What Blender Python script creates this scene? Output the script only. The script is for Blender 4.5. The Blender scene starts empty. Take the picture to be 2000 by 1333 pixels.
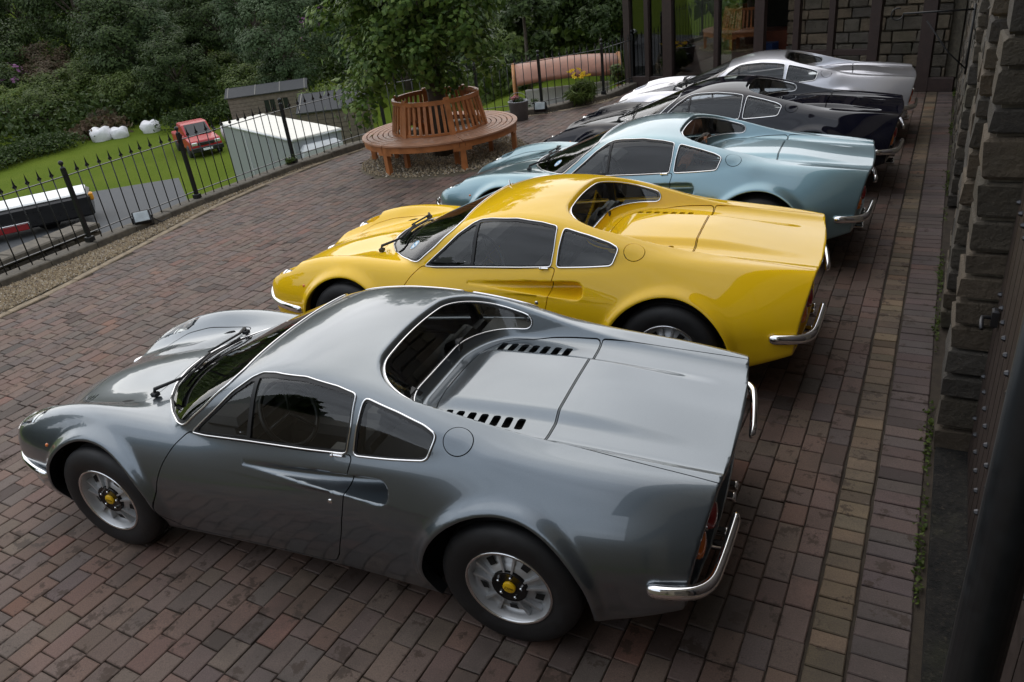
import bpy, bmesh, math, random, time
import numpy as np
from mathutils import Matrix, Vector
random.seed(7); rng = np.random.default_rng(7)
SC = bpy.context.scene; COL = SC.collection
# ================================================================== camera
CAM = (1.46299, -0.435436, 0.471016, 0.122705, 3.459128, -2.867643, 2.681751)   # f/1000px, yaw, pitch, roll, x, y, z
def make_camera():
    f, yaw, pitch, roll = CAM[:4]
    cy, sy, cp, sp = math.cos(yaw), math.sin(yaw), math.cos(pitch), math.sin(pitch)
    fwd = Vector((sy*cp, cy*cp, -sp)); right = Vector((cy, -sy, 0)); down = fwd.cross(right)
    r = math.cos(roll)*right+math.sin(roll)*down; d = -math.sin(roll)*right+math.cos(roll)*down
    m = Matrix(((r.x, -d.x, -fwd.x), (r.y, -d.y, -fwd.y), (r.z, -d.z, -fwd.z))).to_4x4(); m.translation = Vector(CAM[4:7])
    cd = bpy.data.cameras.new('camera'); cd.sensor_width = 36; cd.lens = 18*f; cd.clip_start = .05; cd.clip_end = 1500
    o = bpy.data.objects.new('camera', cd); o.matrix_world = m; COL.objects.link(o); SC.camera = o
make_camera()
# ================================================================== overcast daylight
SUN_EL, SUN_AZ = math.radians(48), math.radians(-37)      # soft sun behind cloud, ahead-left of the camera
w = bpy.data.worlds.new('World'); SC.world = w; w.use_nodes = True
nt = w.node_tree; bg = nt.nodes['Background']; bg.inputs[1].default_value = .15
sk = nt.nodes.new('ShaderNodeTexSky'); sk.sky_type = 'NISHITA'; sk.sun_disc = False; sk.sun_elevation = SUN_EL; sk.sun_rotation = SUN_AZ
sk.air_density = 1.0; sk.dust_density = 3.0; sk.ozone_density = 1.0
hs = nt.nodes.new('ShaderNodeHueSaturation'); hs.inputs['Saturation'].default_value = 1.0
gm = nt.nodes.new('ShaderNodeGamma'); gm.inputs[1].default_value = .22      # cloud spreads the sun's glow over the whole dome
nt.links.new(sk.outputs[0], gm.inputs[0]); nt.links.new(gm.outputs[0], hs.inputs['Color'])
tc = nt.nodes.new('ShaderNodeTexCoord'); mp = nt.nodes.new('ShaderNodeMapping'); mp.inputs['Scale'].default_value = (1.6, 1.6, 4.5)
nz = nt.nodes.new('ShaderNodeTexNoise'); nz.inputs['Scale'].default_value = 2.2; nz.inputs['Detail'].default_value = 6; nz.inputs['Roughness'].default_value = .55
rp = nt.nodes.new('ShaderNodeMapRange'); rp.inputs[1].default_value = .3; rp.inputs[2].default_value = .72; rp.inputs[3].default_value = .78; rp.inputs[4].default_value = 1.28
mu = nt.nodes.new('ShaderNodeMixRGB'); mu.blend_type = 'MULTIPLY'; mu.inputs[0].default_value = 1
nt.links.new(tc.outputs['Generated'], mp.inputs[0]); nt.links.new(mp.outputs[0], nz.inputs[0]); nt.links.new(nz.outputs[0], rp.inputs[0])
sx = nt.nodes.new('ShaderNodeSeparateXYZ'); oc = nt.nodes.new('ShaderNodeMapRange'); oc.inputs[1].default_value = 0; oc.inputs[2].default_value = 1; oc.inputs[3].default_value = 3.1; oc.inputs[4].default_value = 3.7   # an overcast dome is brighter overhead than at the horizon
m2 = nt.nodes.new('ShaderNodeMixRGB'); m2.blend_type = 'MULTIPLY'; m2.inputs[0].default_value = 1
nt.links.new(tc.outputs['Generated'], sx.inputs[0]); nt.links.new(sx.outputs[2], oc.inputs[0]); nt.links.new(hs.outputs[0], m2.inputs[1]); nt.links.new(oc.outputs[0], m2.inputs[2])
nt.links.new(m2.outputs[0], mu.inputs[1]); nt.links.new(rp.outputs[0], mu.inputs[2]); nt.links.new(mu.outputs[0], bg.inputs[0])
sd = bpy.data.lights.new('sun', 'SUN'); sd.energy = .5; sd.angle = math.radians(110); sd.color = (1, .97, .92)
so = bpy.data.objects.new('sun', sd); COL.objects.link(so)
sdir = Vector((math.sin(SUN_AZ)*math.cos(SUN_EL), math.cos(SUN_AZ)*math.cos(SUN_EL), math.sin(SUN_EL)))
so.rotation_euler = (-sdir).to_track_quat('-Z', 'Y').to_euler(); so.location = sdir*40
vs = SC.view_settings; vs.view_transform = 'Standard'; vs.look = 'None'; vs.exposure = 0.80; vs.gamma = 1.0; vs.use_curve_mapping = False
# ================================================================== materials
MATS = {}
class NB:
    """tiny node builder"""
    def __init__(s, name):
        s.m = bpy.data.materials.new(name); s.m.use_nodes = True; s.t = s.m.node_tree; s.b = s.t.nodes['Principled BSDF']; MATS[name] = s.m
    def n(s, kind, **kw):
        q = s.t.nodes.new('ShaderNode'+kind)
        for k, v in kw.items():
            if hasattr(q, k) and not isinstance(v, tuple): setattr(q, k, v)
            else: q.inputs[k.replace('_', ' ')].default_value = v
        return q
    def l(s, a, b): s.t.links.new(a, b)
    def noise(s, scale, detail=4, rough=.55, coord='Object', stretch=None):
        c = s.n('TexCoord'); src = c.outputs[coord]
        if coord == 'World': pass
        if stretch:
            m_ = s.n('Mapping'); m_.inputs['Scale'].default_value = stretch; s.l(src, m_.inputs[0]); src = m_.outputs[0]
        q = s.n('TexNoise'); q.inputs['Scale'].default_value = scale; q.inputs['Detail'].default_value = detail; q.inputs['Roughness'].default_value = rough
        s.l(src, q.inputs['Vector']); return q.outputs['Fac']
    def wnoise(s, scale, detail=4, rough=.55):
        g = s.n('NewGeometry'); q = s.n('TexNoise'); q.inputs['Scale'].default_value = scale; q.inputs['Detail'].default_value = detail; q.inputs['Roughness'].default_value = rough
        s.l(g.outputs['Position'], q.inputs['Vector']); return q.outputs['Fac']
    def ramp(s, fac, stops):
        r = s.n('ValToRGB'); e = r.color_ramp.elements
        while len(e) < len(stops): e.new(.5)
        for el, (p, c) in zip(e, stops): el.position = p; el.color = (*c, 1)
        s.l(fac, r.inputs[0]); return r.outputs[0]
    def rng(s, fac, a, b, c, d):
        r = s.n('MapRange'); [setattr(r.inputs[i], 'default_value', v) for i, v in ((1, a), (2, b), (3, c), (4, d))]; s.l(fac, r.inputs[0]); return r.outputs[0]
    def mix(s, fac, a, b, mode='MIX'):
        r = s.n('MixRGB'); r.blend_type = mode
        for i, v in ((0, fac), (1, a), (2, b)):
            if isinstance(v, (int, float)): r.inputs[i].default_value = v
            elif isinstance(v, tuple): r.inputs[i].default_value = (*v, 1)
            else: s.l(v, r.inputs[i])
        return r.outputs[0]
    def set(s, **kw):
        for k, v in kw.items():
            k = k.replace('_', ' ')
            if isinstance(v, tuple): s.b.inputs[k].default_value = (*v, 1)
            elif isinstance(v, (int, float)): s.b.inputs[k].default_value = v
            else: s.l(v, s.b.inputs[k])
        return s
    def bump(s, h, strength=.4, dist=.01):
        q = s.n('Bump'); q.inputs['Strength'].default_value = strength; q.inputs['Distance'].default_value = dist
        s.l(h, q.inputs['Height']); s.l(q.outputs[0], s.b.inputs['Normal']); return s
def plain(name, col, rough=.5, metal=0, var=.12, scale=8, **kw):
    b = NB(name); f = b.noise(scale, 5); c1 = tuple(v*(1-var) for v in col); c2 = tuple(min(1, v*(1+var)) for v in col)
    b.set(Base_Color=b.ramp(f, [(.3, c1), (.7, c2)]), Roughness=b.rng(f, .3, .7, max(.02, rough*.85), min(1, rough*1.15)), Metallic=metal)
    for k, v in kw.items(): b.set(**{k: v})
    return b
def paint(name, col, metal, rough, flake=.0, coat=1.0, ior=1.6, spec=.5):
    b = NB(name); f = b.noise(3.0, 6, .6); fl = b.noise(900, 1) if flake else f
    c = b.ramp(fl, [(.35, tuple(v*(1-flake) for v in col)), (.65, tuple(v*(1+flake) for v in col))])
    dust = b.rng(f, .4, .8, 0, .05)
    b.set(Base_Color=b.mix(dust, c, (.2, .195, .185)), Metallic=metal, Roughness=rough, Specular_IOR_Level=spec, Coat_Weight=coat, Coat_IOR=ior, Coat_Roughness=b.rng(b.noise(5, 8, .65), .3, .8, .008, .03))
    return b.m
paint('paint_grey', (.140, .165, .186), .85, .30, .10)
paint('paint_yellow', (.86, .53, .010), .0, .35, 0, 1, 1.5, 0.)
paint('paint_teal', (.185, .300, .345), .76, .31, .10)
paint('paint_black', (.004, .004, .010), .0, .5, 0, .9, 1.5, 0.)
paint('paint_silver', (.58, .58, .62), .72, .30, .10)
plain('chrome', (.86, .86, .87), .055, 1, .03)
plain('tyre_rubber', (.014, .014, .015), .62, 0, .3, 20)
plain('black_rubber', (.010, .010, .011), .45, 0, .2)
plain('black_plastic', (.016, .016, .017), .4, 0, .2)
plain('alloy', (.50, .51, .52), .42, .55, .10, 12)
plain('alloy_lip', (.72, .72, .73), .16, 1, .05)
plain('hub_black', (.012, .012, .012), .25, .3, .1)
plain('cap_yellow', (.85, .52, .01), .3, 0, .03)
plain('liner_black', (.006, .006, .006), .85, 0, .3)
plain('trim_dark', (.022, .022, .024), .7, 0, .3)
plain('leather_black', (.018, .017, .017), .42, 0, .25, 20)
plain('leather_tan', (.36, .15, .07), .45, 0, .2, 20)
plain('lamp_red', (.35, .01, .012), .12, 0, .1, Coat_Weight=1.0)
plain('lamp_amber', (.75, .17, .01), .12, 0, .1, Coat_Weight=1.0)
plain('lamp_glass', (.75, .77, .78), .08, .6, .1)
plain('sticker_blue', (.16, .42, .66), .5, 0, .03); plain('sticker_white', (.8, .82, .84), .5, 0, .03)
def glass(name, tint, refl=1.0, ior=1.52):
    b = NB(name); t = b.t; t.nodes.remove(b.b); out = [n for n in t.nodes if n.type == 'OUTPUT_MATERIAL'][0]
    tr = b.n('BsdfTransparent'); tr.inputs[0].default_value = (*tint, 1); gl = b.n('BsdfGlossy'); gl.inputs['Roughness'].default_value = .012
    gl.inputs['Color'].default_value = (refl, refl, refl, 1)
    fr = b.n('Fresnel'); fr.inputs['IOR'].default_value = ior; mx = b.n('MixShader'); b.l(fr.outputs[0], mx.inputs[0]); b.l(tr.outputs[0], mx.inputs[1]); b.l(gl.outputs[0], mx.inputs[2]); b.l(mx.outputs[0], out.inputs[0])
    return b.m
glass('car_glass', (.88, .91, .90), 1, 1.6); glass('cover_glass', (.86, .89, .88), 1, 1.6); glass('pane_glass', (.70, .74, .73), 1, 2.1)
# ================================================================== object helpers
def link(o, parent=None):
    COL.objects.link(o)
    if parent is not None: o.parent = parent
    return o
def tag(o, label=None, cat=None, group=None, kind=None):
    if label: o['label'] = label
    if cat: o['category'] = cat
    if group: o['group'] = group
    if kind: o['kind'] = kind
    return o
def empty(name, loc=(0, 0, 0), rz=0, label=None, cat=None, group=None):
    o = bpy.data.objects.new(name, None); o.empty_display_size = .1; o.location = loc; o.rotation_euler = (0, 0, rz); link(o); return tag(o, label, cat, group)
def meshobj(name, verts, faces, mat, parent=None, smooth=False, normals=None):
    me = bpy.data.meshes.new(name); me.from_pydata(verts if isinstance(verts, list) else np.asarray(verts).tolist(), [], faces if isinstance(faces, list) else np.asarray(faces).tolist())
    if smooth: me.polygons.foreach_set('use_smooth', np.ones(len(me.polygons), bool))
    if normals is not None: me.normals_split_custom_set_from_vertices(np.asarray(normals).tolist())
    if mat: me.materials.append(MATS[mat] if isinstance(mat, str) else mat)
    return link(bpy.data.objects.new(name, me), parent)
class MB:
    """collects shapes for ONE mesh object"""
    def __init__(s): s.v = []; s.f = []; s.sm = []; s.col = []
    def add(s, V, Fs, smooth=False, col=None):
        o = len(s.v); s.v += [tuple(map(float, p)) for p in V]; s.f += [tuple(int(i)+o for i in f) for f in Fs]; s.sm += [smooth]*len(Fs); s.col += [col]*len(V); return s
    def box(s, c, d, rz=0, bev=0, R=None, taper=1.0):
        x, y, z = (k/2 for k in d)
        if bev <= 0:
            V = [(sx*x*(taper if sz > 0 else 1), sy*y*(taper if sz > 0 else 1), sz*z) for sz in (-1, 1) for sx, sy in ((-1, -1), (1, -1), (1, 1), (-1, 1))]
            Fs = [(3, 2, 1, 0), (4, 5, 6, 7), (0, 1, 5, 4), (1, 2, 6, 5), (2, 3, 7, 6), (3, 0, 4, 7)]
        else:
            b = bev; V = []
            for (zz, e) in ((-z, b), (-z+b, 0), (z-b, 0), (z, b)):
                V += [(sx*(x-e), sy*(y-e), zz) for sx, sy in ((-1, -1), (1, -1), (1, 1), (-1, 1))]
            Fs = [(3, 2, 1, 0), (12, 13, 14, 15)]+[(4*k+i, 4*k+(i+1) % 4, 4*k+4+(i+1) % 4, 4*k+4+i) for k in range(3) for i in range(4)]
        if R is None: R = Matrix.Rotation(rz, 3, 'Z')
        return s.add([tuple(R@Vector(p)+Vector(c)) for p in V], Fs)
    def tube(s, P, r, n=8, closed=False, cap=True, smooth=True):
        P = [Vector(p) for p in P]; m = len(P); rs = r if hasattr(r, '__len__') else [r]*m; V = []; up = None
        for i, p in enumerate(P):
            a = P[(i-1) % m] if (closed or i > 0) else p; b = P[(i+1) % m] if (closed or i < m-1) else p
            t = (b-a).normalized() if (b-a).length > 1e-9 else Vector((0, 0, 1))
            if up is None: up = t.orthogonal().normalized()
            u = (up-t*up.dot(t)); u = u.normalized() if u.length > 1e-6 else t.orthogonal().normalized(); up = u; w_ = t.cross(u)
            V += [p+(u*math.cos(2*math.pi*k/n)+w_*math.sin(2*math.pi*k/n))*rs[i] for k in range(n)]
        Fs = [(i*n+k, i*n+(k+1) % n, ((i+1) % m)*n+(k+1) % n, ((i+1) % m)*n+k) for i in range(m if closed else m-1) for k in range(n)]
        if cap and not closed: Fs += [tuple(range(n))[::-1], tuple((m-1)*n+k for k in range(n))]
        return s.add(V, Fs, smooth)
    def lathe(s, prof, n=32, axis='Z', c=(0, 0, 0), smooth=True, R=None):
        V = []; m = len(prof)
        for k in range(n):
            a = 2*math.pi*k/n; ca, sa = math.cos(a), math.sin(a)
            for (r, h) in prof:
                p = (r*ca, r*sa, h) if axis == 'Z' else ((r*ca, h, r*sa) if axis == 'Y' else (h, r*ca, r*sa)); V.append(p)
        Fs = [(k*m+j, ((k+1) % n)*m+j, ((k+1) % n)*m+j+1, k*m+j+1) for k in range(n) for j in range(m-1)]
        if axis == 'Y': Fs = [f[::-1] for f in Fs]
        if R is not None: V = [tuple(R@Vector(p)) for p in V]
        return s.add([(p[0]+c[0], p[1]+c[1], p[2]+c[2]) for p in V], Fs, smooth)
    def prism(s, poly, z0, z1, M=None):
        n = len(poly); V = [(x, y, z0) for x, y in poly]+[(x, y, z1) for x, y in poly]
        if M is not None: V = [tuple(M@Vector(p)) for p in V]
        return s.add(V, [tuple(range(n))[::-1], tuple(range(n, 2*n))]+[(i, (i+1) % n, n+(i+1) % n, n+i) for i in range(n)])
    def build(s, name, mat, parent=None, loc=None):
        me = bpy.data.meshes.new(name); me.from_pydata(s.v, [], s.f); me.polygons.foreach_set('use_smooth', s.sm)
        if mat: me.materials.append(MATS[mat] if isinstance(mat, str) else mat)
        o = link(bpy.data.objects.new(name, me), parent)
        if loc is not None: o.location = loc
        return o
def copy_tree(o, parent=None):
    c = o.copy(); link(c)
    if parent is not None: c.parent = parent; c.matrix_parent_inverse = o.matrix_parent_inverse.copy()
    for ch in o.children: copy_tree(ch, c)
    return c
# ------------------------------------------------------------------ small numeric helpers
class Spl:
    """natural cubic spline, linear outside"""
    def __init__(s, x, y):
        s.x = x = np.asarray(x, float); s.y = y = np.asarray(y, float); n = len(x)
        h = np.diff(x); A = np.zeros((n, n)); b = np.zeros(n); A[0, 0] = A[-1, -1] = 1
        for i in range(1, n-1):
            A[i, i-1] = h[i-1]; A[i, i] = 2*(h[i-1]+h[i]); A[i, i+1] = h[i]
            b[i] = 6*((y[i+1]-y[i])/h[i]-(y[i]-y[i-1])/h[i-1])
        s.m = np.linalg.solve(A, b)
    def __call__(s, t):
        t = np.clip(t, s.x[0], s.x[-1]); i = np.clip(np.searchsorted(s.x, t)-1, 0, len(s.x)-2)
        h = s.x[i+1]-s.x[i]; a = (s.x[i+1]-t)/h; b = (t-s.x[i])/h
        return a*s.y[i]+b*s.y[i+1]+((a**3-a)*s.m[i]+(b**3-b)*s.m[i+1])*h*h/6
def smax(a, b, k):
    h = np.maximum(k-np.abs(a-b), 0)/k
    return np.maximum(a, b)+h*h*h*k/6
def smin(a, b, k): return -smax(-a, -b, k)
def sstep(a, b, x):
    t = np.clip((x-a)/(b-a), 0, 1); return t*t*(3-2*t)
# ------------------------------------------------------------------ body curves (metres, x=0 front axle, +x rear)
XT = [-1.05, -.85, -.7, -.5, -.3, -.1, .1, .3, .6, 1.0, 1.5, 1.9, 2.1, 2.4, 2.7, 3.0, 3.3]
h0 = Spl(XT, [.43, .525, .585, .648, .697, .737, .768, .785, .79, .79, .80, .845, .848, .845, .826, .804, .78])
hc = Spl(XT, [.47, .575, .648, .720, .767, .787, .788, .778, .768, .782, .812, .846, .860, .866, .850, .820, .778])
yc = Spl(XT, [.48, .545, .575, .595, .60, .60, .60, .60, .62, .64, .66, .665, .66, .645, .60, .55, .50])
hv = Spl(XT, [.42, .505, .562, .622, .670, .712, .750, .768, .765, .775, .80, .842, .845, .843, .826, .80, .775])
yv = Spl(XT, [.30, .33, .36, .39, .41, .43, .45, .46, .46, .46, .46, .47, .47, .47, .45, .42, .38])
Wd = Spl([-1.05, -.8, -.6, -.3, 0, .35, .7, 1.1, 1.6, 2.0, 2.34, 2.7, 3.0, 3.25], [.62, .70, .755, .80, .815, .80, .79, .79, .80, .828, .852, .835, .785, .715])
cc = Spl([-1.05, -.5, 0, .35, .6, 1.0, 1.63, 2.0, 2.34, 2.8, 3.2], [3.0, 2.1, 1.55, 1.6, 1.6, 1.25, .75, .95, 1.5, 1.75, 1.8])
zb = Spl([-1.05, -.8, -.5, -.2, .5, 1.5, 2.3, 2.8, 3.05, 3.25], [.33, .25, .19, .165, .155, .155, .175, .27, .355, .42])
zr = Spl([.3, .6, .86, 1.0, 1.2, 1.4, 1.6, 1.8, 2.0, 2.25, 2.5, 2.8, 3.2], [.86, .97, 1.058, 1.096, 1.13, 1.137, 1.122, 1.087, 1.037, .968, .91, .86, .80])
y0 = Spl([.2, .6, 1.0, 1.35, 1.65, 2.0, 2.2, 2.5, 2.8, 3.2], [.60, .645, .678, .705, .722, .722, .697, .64, .585, .50])
FW, RW = (0., .325), (2.34, .325)      # wheel centres (x,z)
RA_F, RA_R = .370, .383                # arch radii
def hermite(y, ya, yb, za, zb_, sa, sb):
    d = yb-ya; t = np.clip((y-ya)/d, 0, 1)
    return (2*t**3-3*t*t+1)*za+(t**3-2*t*t+t)*d*sa+(-2*t**3+3*t*t)*zb_+(t**3-t*t)*d*sb
def top(x, y):
    a, b, c_, yv_, yc_ = h0(x), hv(x), hc(x), yv(x), yc(x)
    s1 = (b-a)/yv_; s2 = (c_-b)/(yc_-yv_); sv = .35*(s1+s2)
    z = np.where(y < yv_, hermite(y, 0, yv_, a, b, 0, sv), hermite(y, yv_, yc_, b, c_, sv, 0))
    z = np.where(y > yc_, c_-1.2*(y-yc_)**2, z)
    bul = sstep(.305, .225, y)*sstep(1.79, 1.93, x+.25*y*y)*(1-sstep(2.45, 3.12, x))
    return z+.036*bul
def rho(x, z, w): return np.sqrt((x-w[0])**2+(z-w[1])**2)
def side(x, z):
    s = Wd(x)-cc(x)*np.maximum(z-.48, 0)**2-.75*np.maximum(.42-z, 0)**2
    for w, r, am in ((FW, RA_F, .042), (RW, RA_R, .030)):
        q = rho(x, z, w)
        s = s+am*np.exp(-((q-r-.012)/.030)**2)*sstep(.2, .4, z)
    return s
def Xw(y, z):
    t = (z-.78)/.27
    return (.14+.92*y*y)*(1-t)+(.855+.10*y*y)*t-.05*t*(1-t)
def recess(x, y, z):
    a = y-(.462+.38*(z-.87)+.03*(x-2.0)); b = (1.70-.50*(z-.885))-x; r = .27
    return np.minimum(np.maximum(a+r, b+r), 0)+np.sqrt(np.maximum(a+r, 0)**2+np.maximum(b+r, 0)**2)-r
def roofz(x, y): return zr(x)-.165*y*y
def xtail(y, z): return 3.19-.12*y*y-.13*(.8-z)
SC0, SC1 = .99, 1.815
def scoop(x, y, z):
    t = np.clip((x-SC0)/(SC1-SC0), 0.02, 1); zc = .703-.003*t; hh = .008+.051*t; d = .005+.125*t**1.5
    ys = Wd(x)-cc(x)*np.maximum(zc-.48, 0)**2+.006
    e = (np.sqrt(((y-ys)/d)**2+((z-zc)/hh)**2)-1)*np.minimum(d, hh)*.9
    e = smax(e, x-SC1, .10); return np.maximum(e, SC0-x)
def lower(x, y, z, tailcut=True):
    T = smax(z-top(x, y), (y-side(x, z))*.85, .07)
    f = smax(T, zb(x)-z, .06)
    n = (-1.0+.50*y*y+.9*(z-.45)**2)-x
    f = smax(f, n*.9, .10)
    return f
def F(x, y, z, lamp=True):
    y = np.abs(y); lo = lower(x, y, z)
    # head-lamp scoop in the fender nose
    ax, ay, az = -1.02, .545, .475; bx, by, bz = -.55, .585, .672
    px, py, pz = x-ax, y-ay, z-az; dx, dy, dz = bx-ax, by-ay, bz-az; L2 = dx*dx+dy*dy+dz*dz
    t = np.clip((px*dx+py*dy+pz*dz)/L2, 0, 1)
    cap = np.sqrt((px-t*dx)**2+(py-t*dy)**2+(pz-t*dz)**2)-.088
    if lamp: lo = smax(lo, -cap, .02)
    cs = (y-(y0(x)-.45*(z-.79)-.4*np.maximum(z-.79, 0)**2))*.88
    cw = (Xw(y, z)-x)*.36
    cr = (z-roofz(x, y))*.97
    cab = smax(smax(cs, cr, .10), cw, .045)
    cab = np.maximum(cab, .66-z)
    rec = recess(x, y, z)
    cab = smax(cab, -rec, .022)
    kf = .03+.07*sstep(1.95, 2.3, x)
    f = smin(lo, cab, kf)
    f = smax(f, -scoop(x, y, z), .013)
    tc = x-xtail(y, z)
    inner = np.maximum(f+.032, (xtail(y, z)-.055)-x)
    f = smax(f, tc, .012)
    f = smax(f, -inner, .006)
    return f
# ------------------------------------------------------------------ surface nets
def nets(h=.0125):
    xs = np.arange(-1.06, 3.26, h); ys = np.arange(-77, 78)*h; zs = np.arange(.13, 1.17, h)
    G = np.empty((len(xs), len(ys), len(zs)), np.float32)
    half = len(ys)//2; yh = ys[half:]
    Y, Z = np.meshgrid(yh, zs, indexing='ij')
    for i0 in range(0, len(xs), 24):
        X = xs[i0:i0+24][:, None, None]
        G[i0:i0+24, half:] = F(np.broadcast_to(X, (X.shape[0],)+Y.shape).astype(float), Y[None]+0*X, Z[None]+0*X)
    G[:, :half] = G[:, :half:-1] if len(ys) % 2 else G[:, :half-1:-1]
    G[G == 0] = 1e-7
    nx, ny, nz = G.shape
    acc = np.zeros((nx-1, ny-1, nz-1, 3), np.float32); cnt = np.zeros((nx-1, ny-1, nz-1), np.int16)
    quads = []
    for ax in range(3):
        sl0 = [slice(None)]*3; sl1 = [slice(None)]*3; sl0[ax] = slice(0, -1); sl1[ax] = slice(1, None)
        a, b = G[tuple(sl0)], G[tuple(sl1)]; ch = (a < 0) != (b < 0)
        I = np.argwhere(ch); t = (a/(a-b))[ch]
        P = I.astype(np.float32); P[:, ax] += t
        o1, o2 = [k for k in range(3) if k != ax]
        if ax == 1: o1, o2 = o2, o1
        ids = []
        for d1, d2 in ((0, 0), (1, 0), (1, 1), (0, 1)):
            J = I.copy(); J[:, o1] -= d1; J[:, o2] -= d2; ids.append(J)
        ok = np.all([(J >= 0).all(1) & (J < np.array(cnt.shape)).all(1) for J in ids], 0)
        P = P[ok]; ids = [J[ok] for J in ids]; neg = (a[ch] < 0)[ok]
        for J in ids:
            np.add.at(acc, (J[:, 0], J[:, 1], J[:, 2]), P); np.add.at(cnt, (J[:, 0], J[:, 1], J[:, 2]), 1)
        q = np.stack([np.ravel_multi_index(J.T, cnt.shape) for J in ids], 1)
        q[neg] = q[neg][:, ::-1]; quads.append(q)
    m = cnt > 0; idx = -np.ones(cnt.size, np.int64); idx[m.ravel()] = np.arange(m.sum())
    V = acc[m]/cnt[m][:, None]; V = V*h+np.array([xs[0], ys[0], zs[0]])
    Q = idx[np.concatenate(quads)]
    Q = Q[:, ::-1]
    V = V.astype(float)
    for k in range(4):
        V, N = proj(V, .6 if k < 3 else .0)
    T = np.concatenate([Q[:, [0, 1, 2]], Q[:, [0, 2, 3]]])
    return V, N, T
def grad(V, e=.002):
    x, y, z = V.T; f = F(x, y, z)
    g = np.stack([F(x+e, y, z)-F(x-e, y, z), F(x, y+e, z)-F(x, y-e, z), F(x, y, z+e)-F(x, y, z-e)], 1)/(2*e)
    return f, g
def proj(V, a):
    f, g = grad(V); n2 = (g*g).sum(1)+1e-9
    st = -np.clip(f/n2, -.02, .02)[:, None]*g
    return V+a*st, g/np.sqrt(n2)[:, None]
# ------------------------------------------------------------------ mesh cutting
def clean(V, N, T):
    u, inv = np.unique(T.ravel(), return_inverse=True); return V[u], N[u], inv.reshape(-1, 3)
def clip(M, s):
    """keep s<0, splitting triangles along s=0"""
    V, N, T = M; ins = s < 0; c = ins[T].sum(1)
    out = [T[c == 3]]; nv = []; n0 = len(V)
    mix = T[(c == 1) | (c == 2)]
    if len(mix) == 0: return clean(V, N, out[0])
    k = ins[mix].sum(1); one = k == 1
    lone = np.where(one[:, None], ins[mix], ~ins[mix]).argmax(1)
    r = np.arange(len(mix)); A = mix[r, lone]; B = mix[r, (lone+1) % 3]; C = mix[r, (lone+2) % 3]
    E = np.concatenate([np.sort(np.stack([A, B], 1), 1), np.sort(np.stack([A, C], 1), 1)])
    ue, inv = np.unique(E, axis=0, return_inverse=True); inv = inv.ravel()
    sa, sb = s[ue[:, 0]], s[ue[:, 1]]; t = np.clip(sa/(sa-sb), .001, .999)[:, None]
    nV = V[ue[:, 0]]*(1-t)+V[ue[:, 1]]*t; nN = N[ue[:, 0]]*(1-t)+N[ue[:, 1]]*t
    nN /= np.linalg.norm(nN, axis=1)[:, None]+1e-9
    m1 = inv[:len(mix)]+n0; m2 = inv[len(mix):]+n0
    out.append(np.stack([A, m1, m2], 1)[one])
    two = ~one
    out.append(np.stack([m1, B, C], 1)[two]); out.append(np.stack([m1, C, m2], 1)[two])
    return clean(np.concatenate([V, nV]), np.concatenate([N, nN]), np.concatenate(out))
def border(M):
    """open boundary edges, oriented as in their triangle"""
    V, N, T = M; E = np.concatenate([T[:, [0, 1]], T[:, [1, 2]], T[:, [2, 0]]]); S = np.sort(E, 1)
    u, inv, c = np.unique(S, axis=0, return_inverse=True, return_counts=True)
    return E[c[inv.ravel()] == 1]
def loops(M):
    E = border(M); nx = {int(a): int(b) for a, b in E}; out = []
    while nx:
        a, b = next(iter(nx.items())); lp = [a]; del nx[a]
        while b in nx: lp.append(b); b = nx.pop(b)
        out.append(np.array(lp))
    return sorted(out, key=len, reverse=True)
def skirt(M, d=.014):
    V, N, T = M; E = border(M)
    if len(E) == 0: return M
    u, inv = np.unique(E.ravel(), return_inverse=True); e = inv.reshape(-1, 2)+len(V)
    D = N[u]*d; q = np.minimum(rho(V[u, 0], V[u, 2], FW)-RA_F, rho(V[u, 0], V[u, 2], RW)-RA_R); k_ = (q < .006) & (np.abs(V[u, 1]) > .5)
    D[k_] = np.stack([0*q, np.sign(V[u, 1])*.06, 0*q], 1)[k_]
    # own ring of vertices keeps the rim normals crisp
    V2 = np.concatenate([V, V[u], V[u]-D]); k = len(u)
    a, b = e[:, 0], e[:, 1]; Tn = np.concatenate([np.stack([b, a, a+k], 1), np.stack([b, a+k, b+k], 1)])
    ed = V[E[:, 1]]-V[E[:, 0]]; side_n = np.cross(ed, N[E[:, 0]]); rn = np.zeros((k, 3))
    for j in (0, 1): np.add.at(rn, inv.reshape(-1, 2)[:, j], side_n)
    rn /= np.linalg.norm(rn, axis=1)[:, None]+1e-12
    return V2, np.concatenate([N, rn, rn]), np.concatenate([T, Tn])
def smooth_poly(P, n=10, closed=True):
    P = np.asarray(P, float); m = len(P); out = []
    for i in range(m if closed else m-1):
        p0, p1, p2, p3 = (P[(i+k-1) % m] if closed else P[min(max(i+k-1, 0), m-1)] for k in range(4))
        for t in np.linspace(0, 1, n, endpoint=False):
            out.append(.5*(2*p1+(p2-p0)*t+(2*p0-5*p1+4*p2-p3)*t*t+(3*p1-p0-3*p2+p3)*t**3))
    if not closed: out.append(P[-1])
    return np.array(out)
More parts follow.
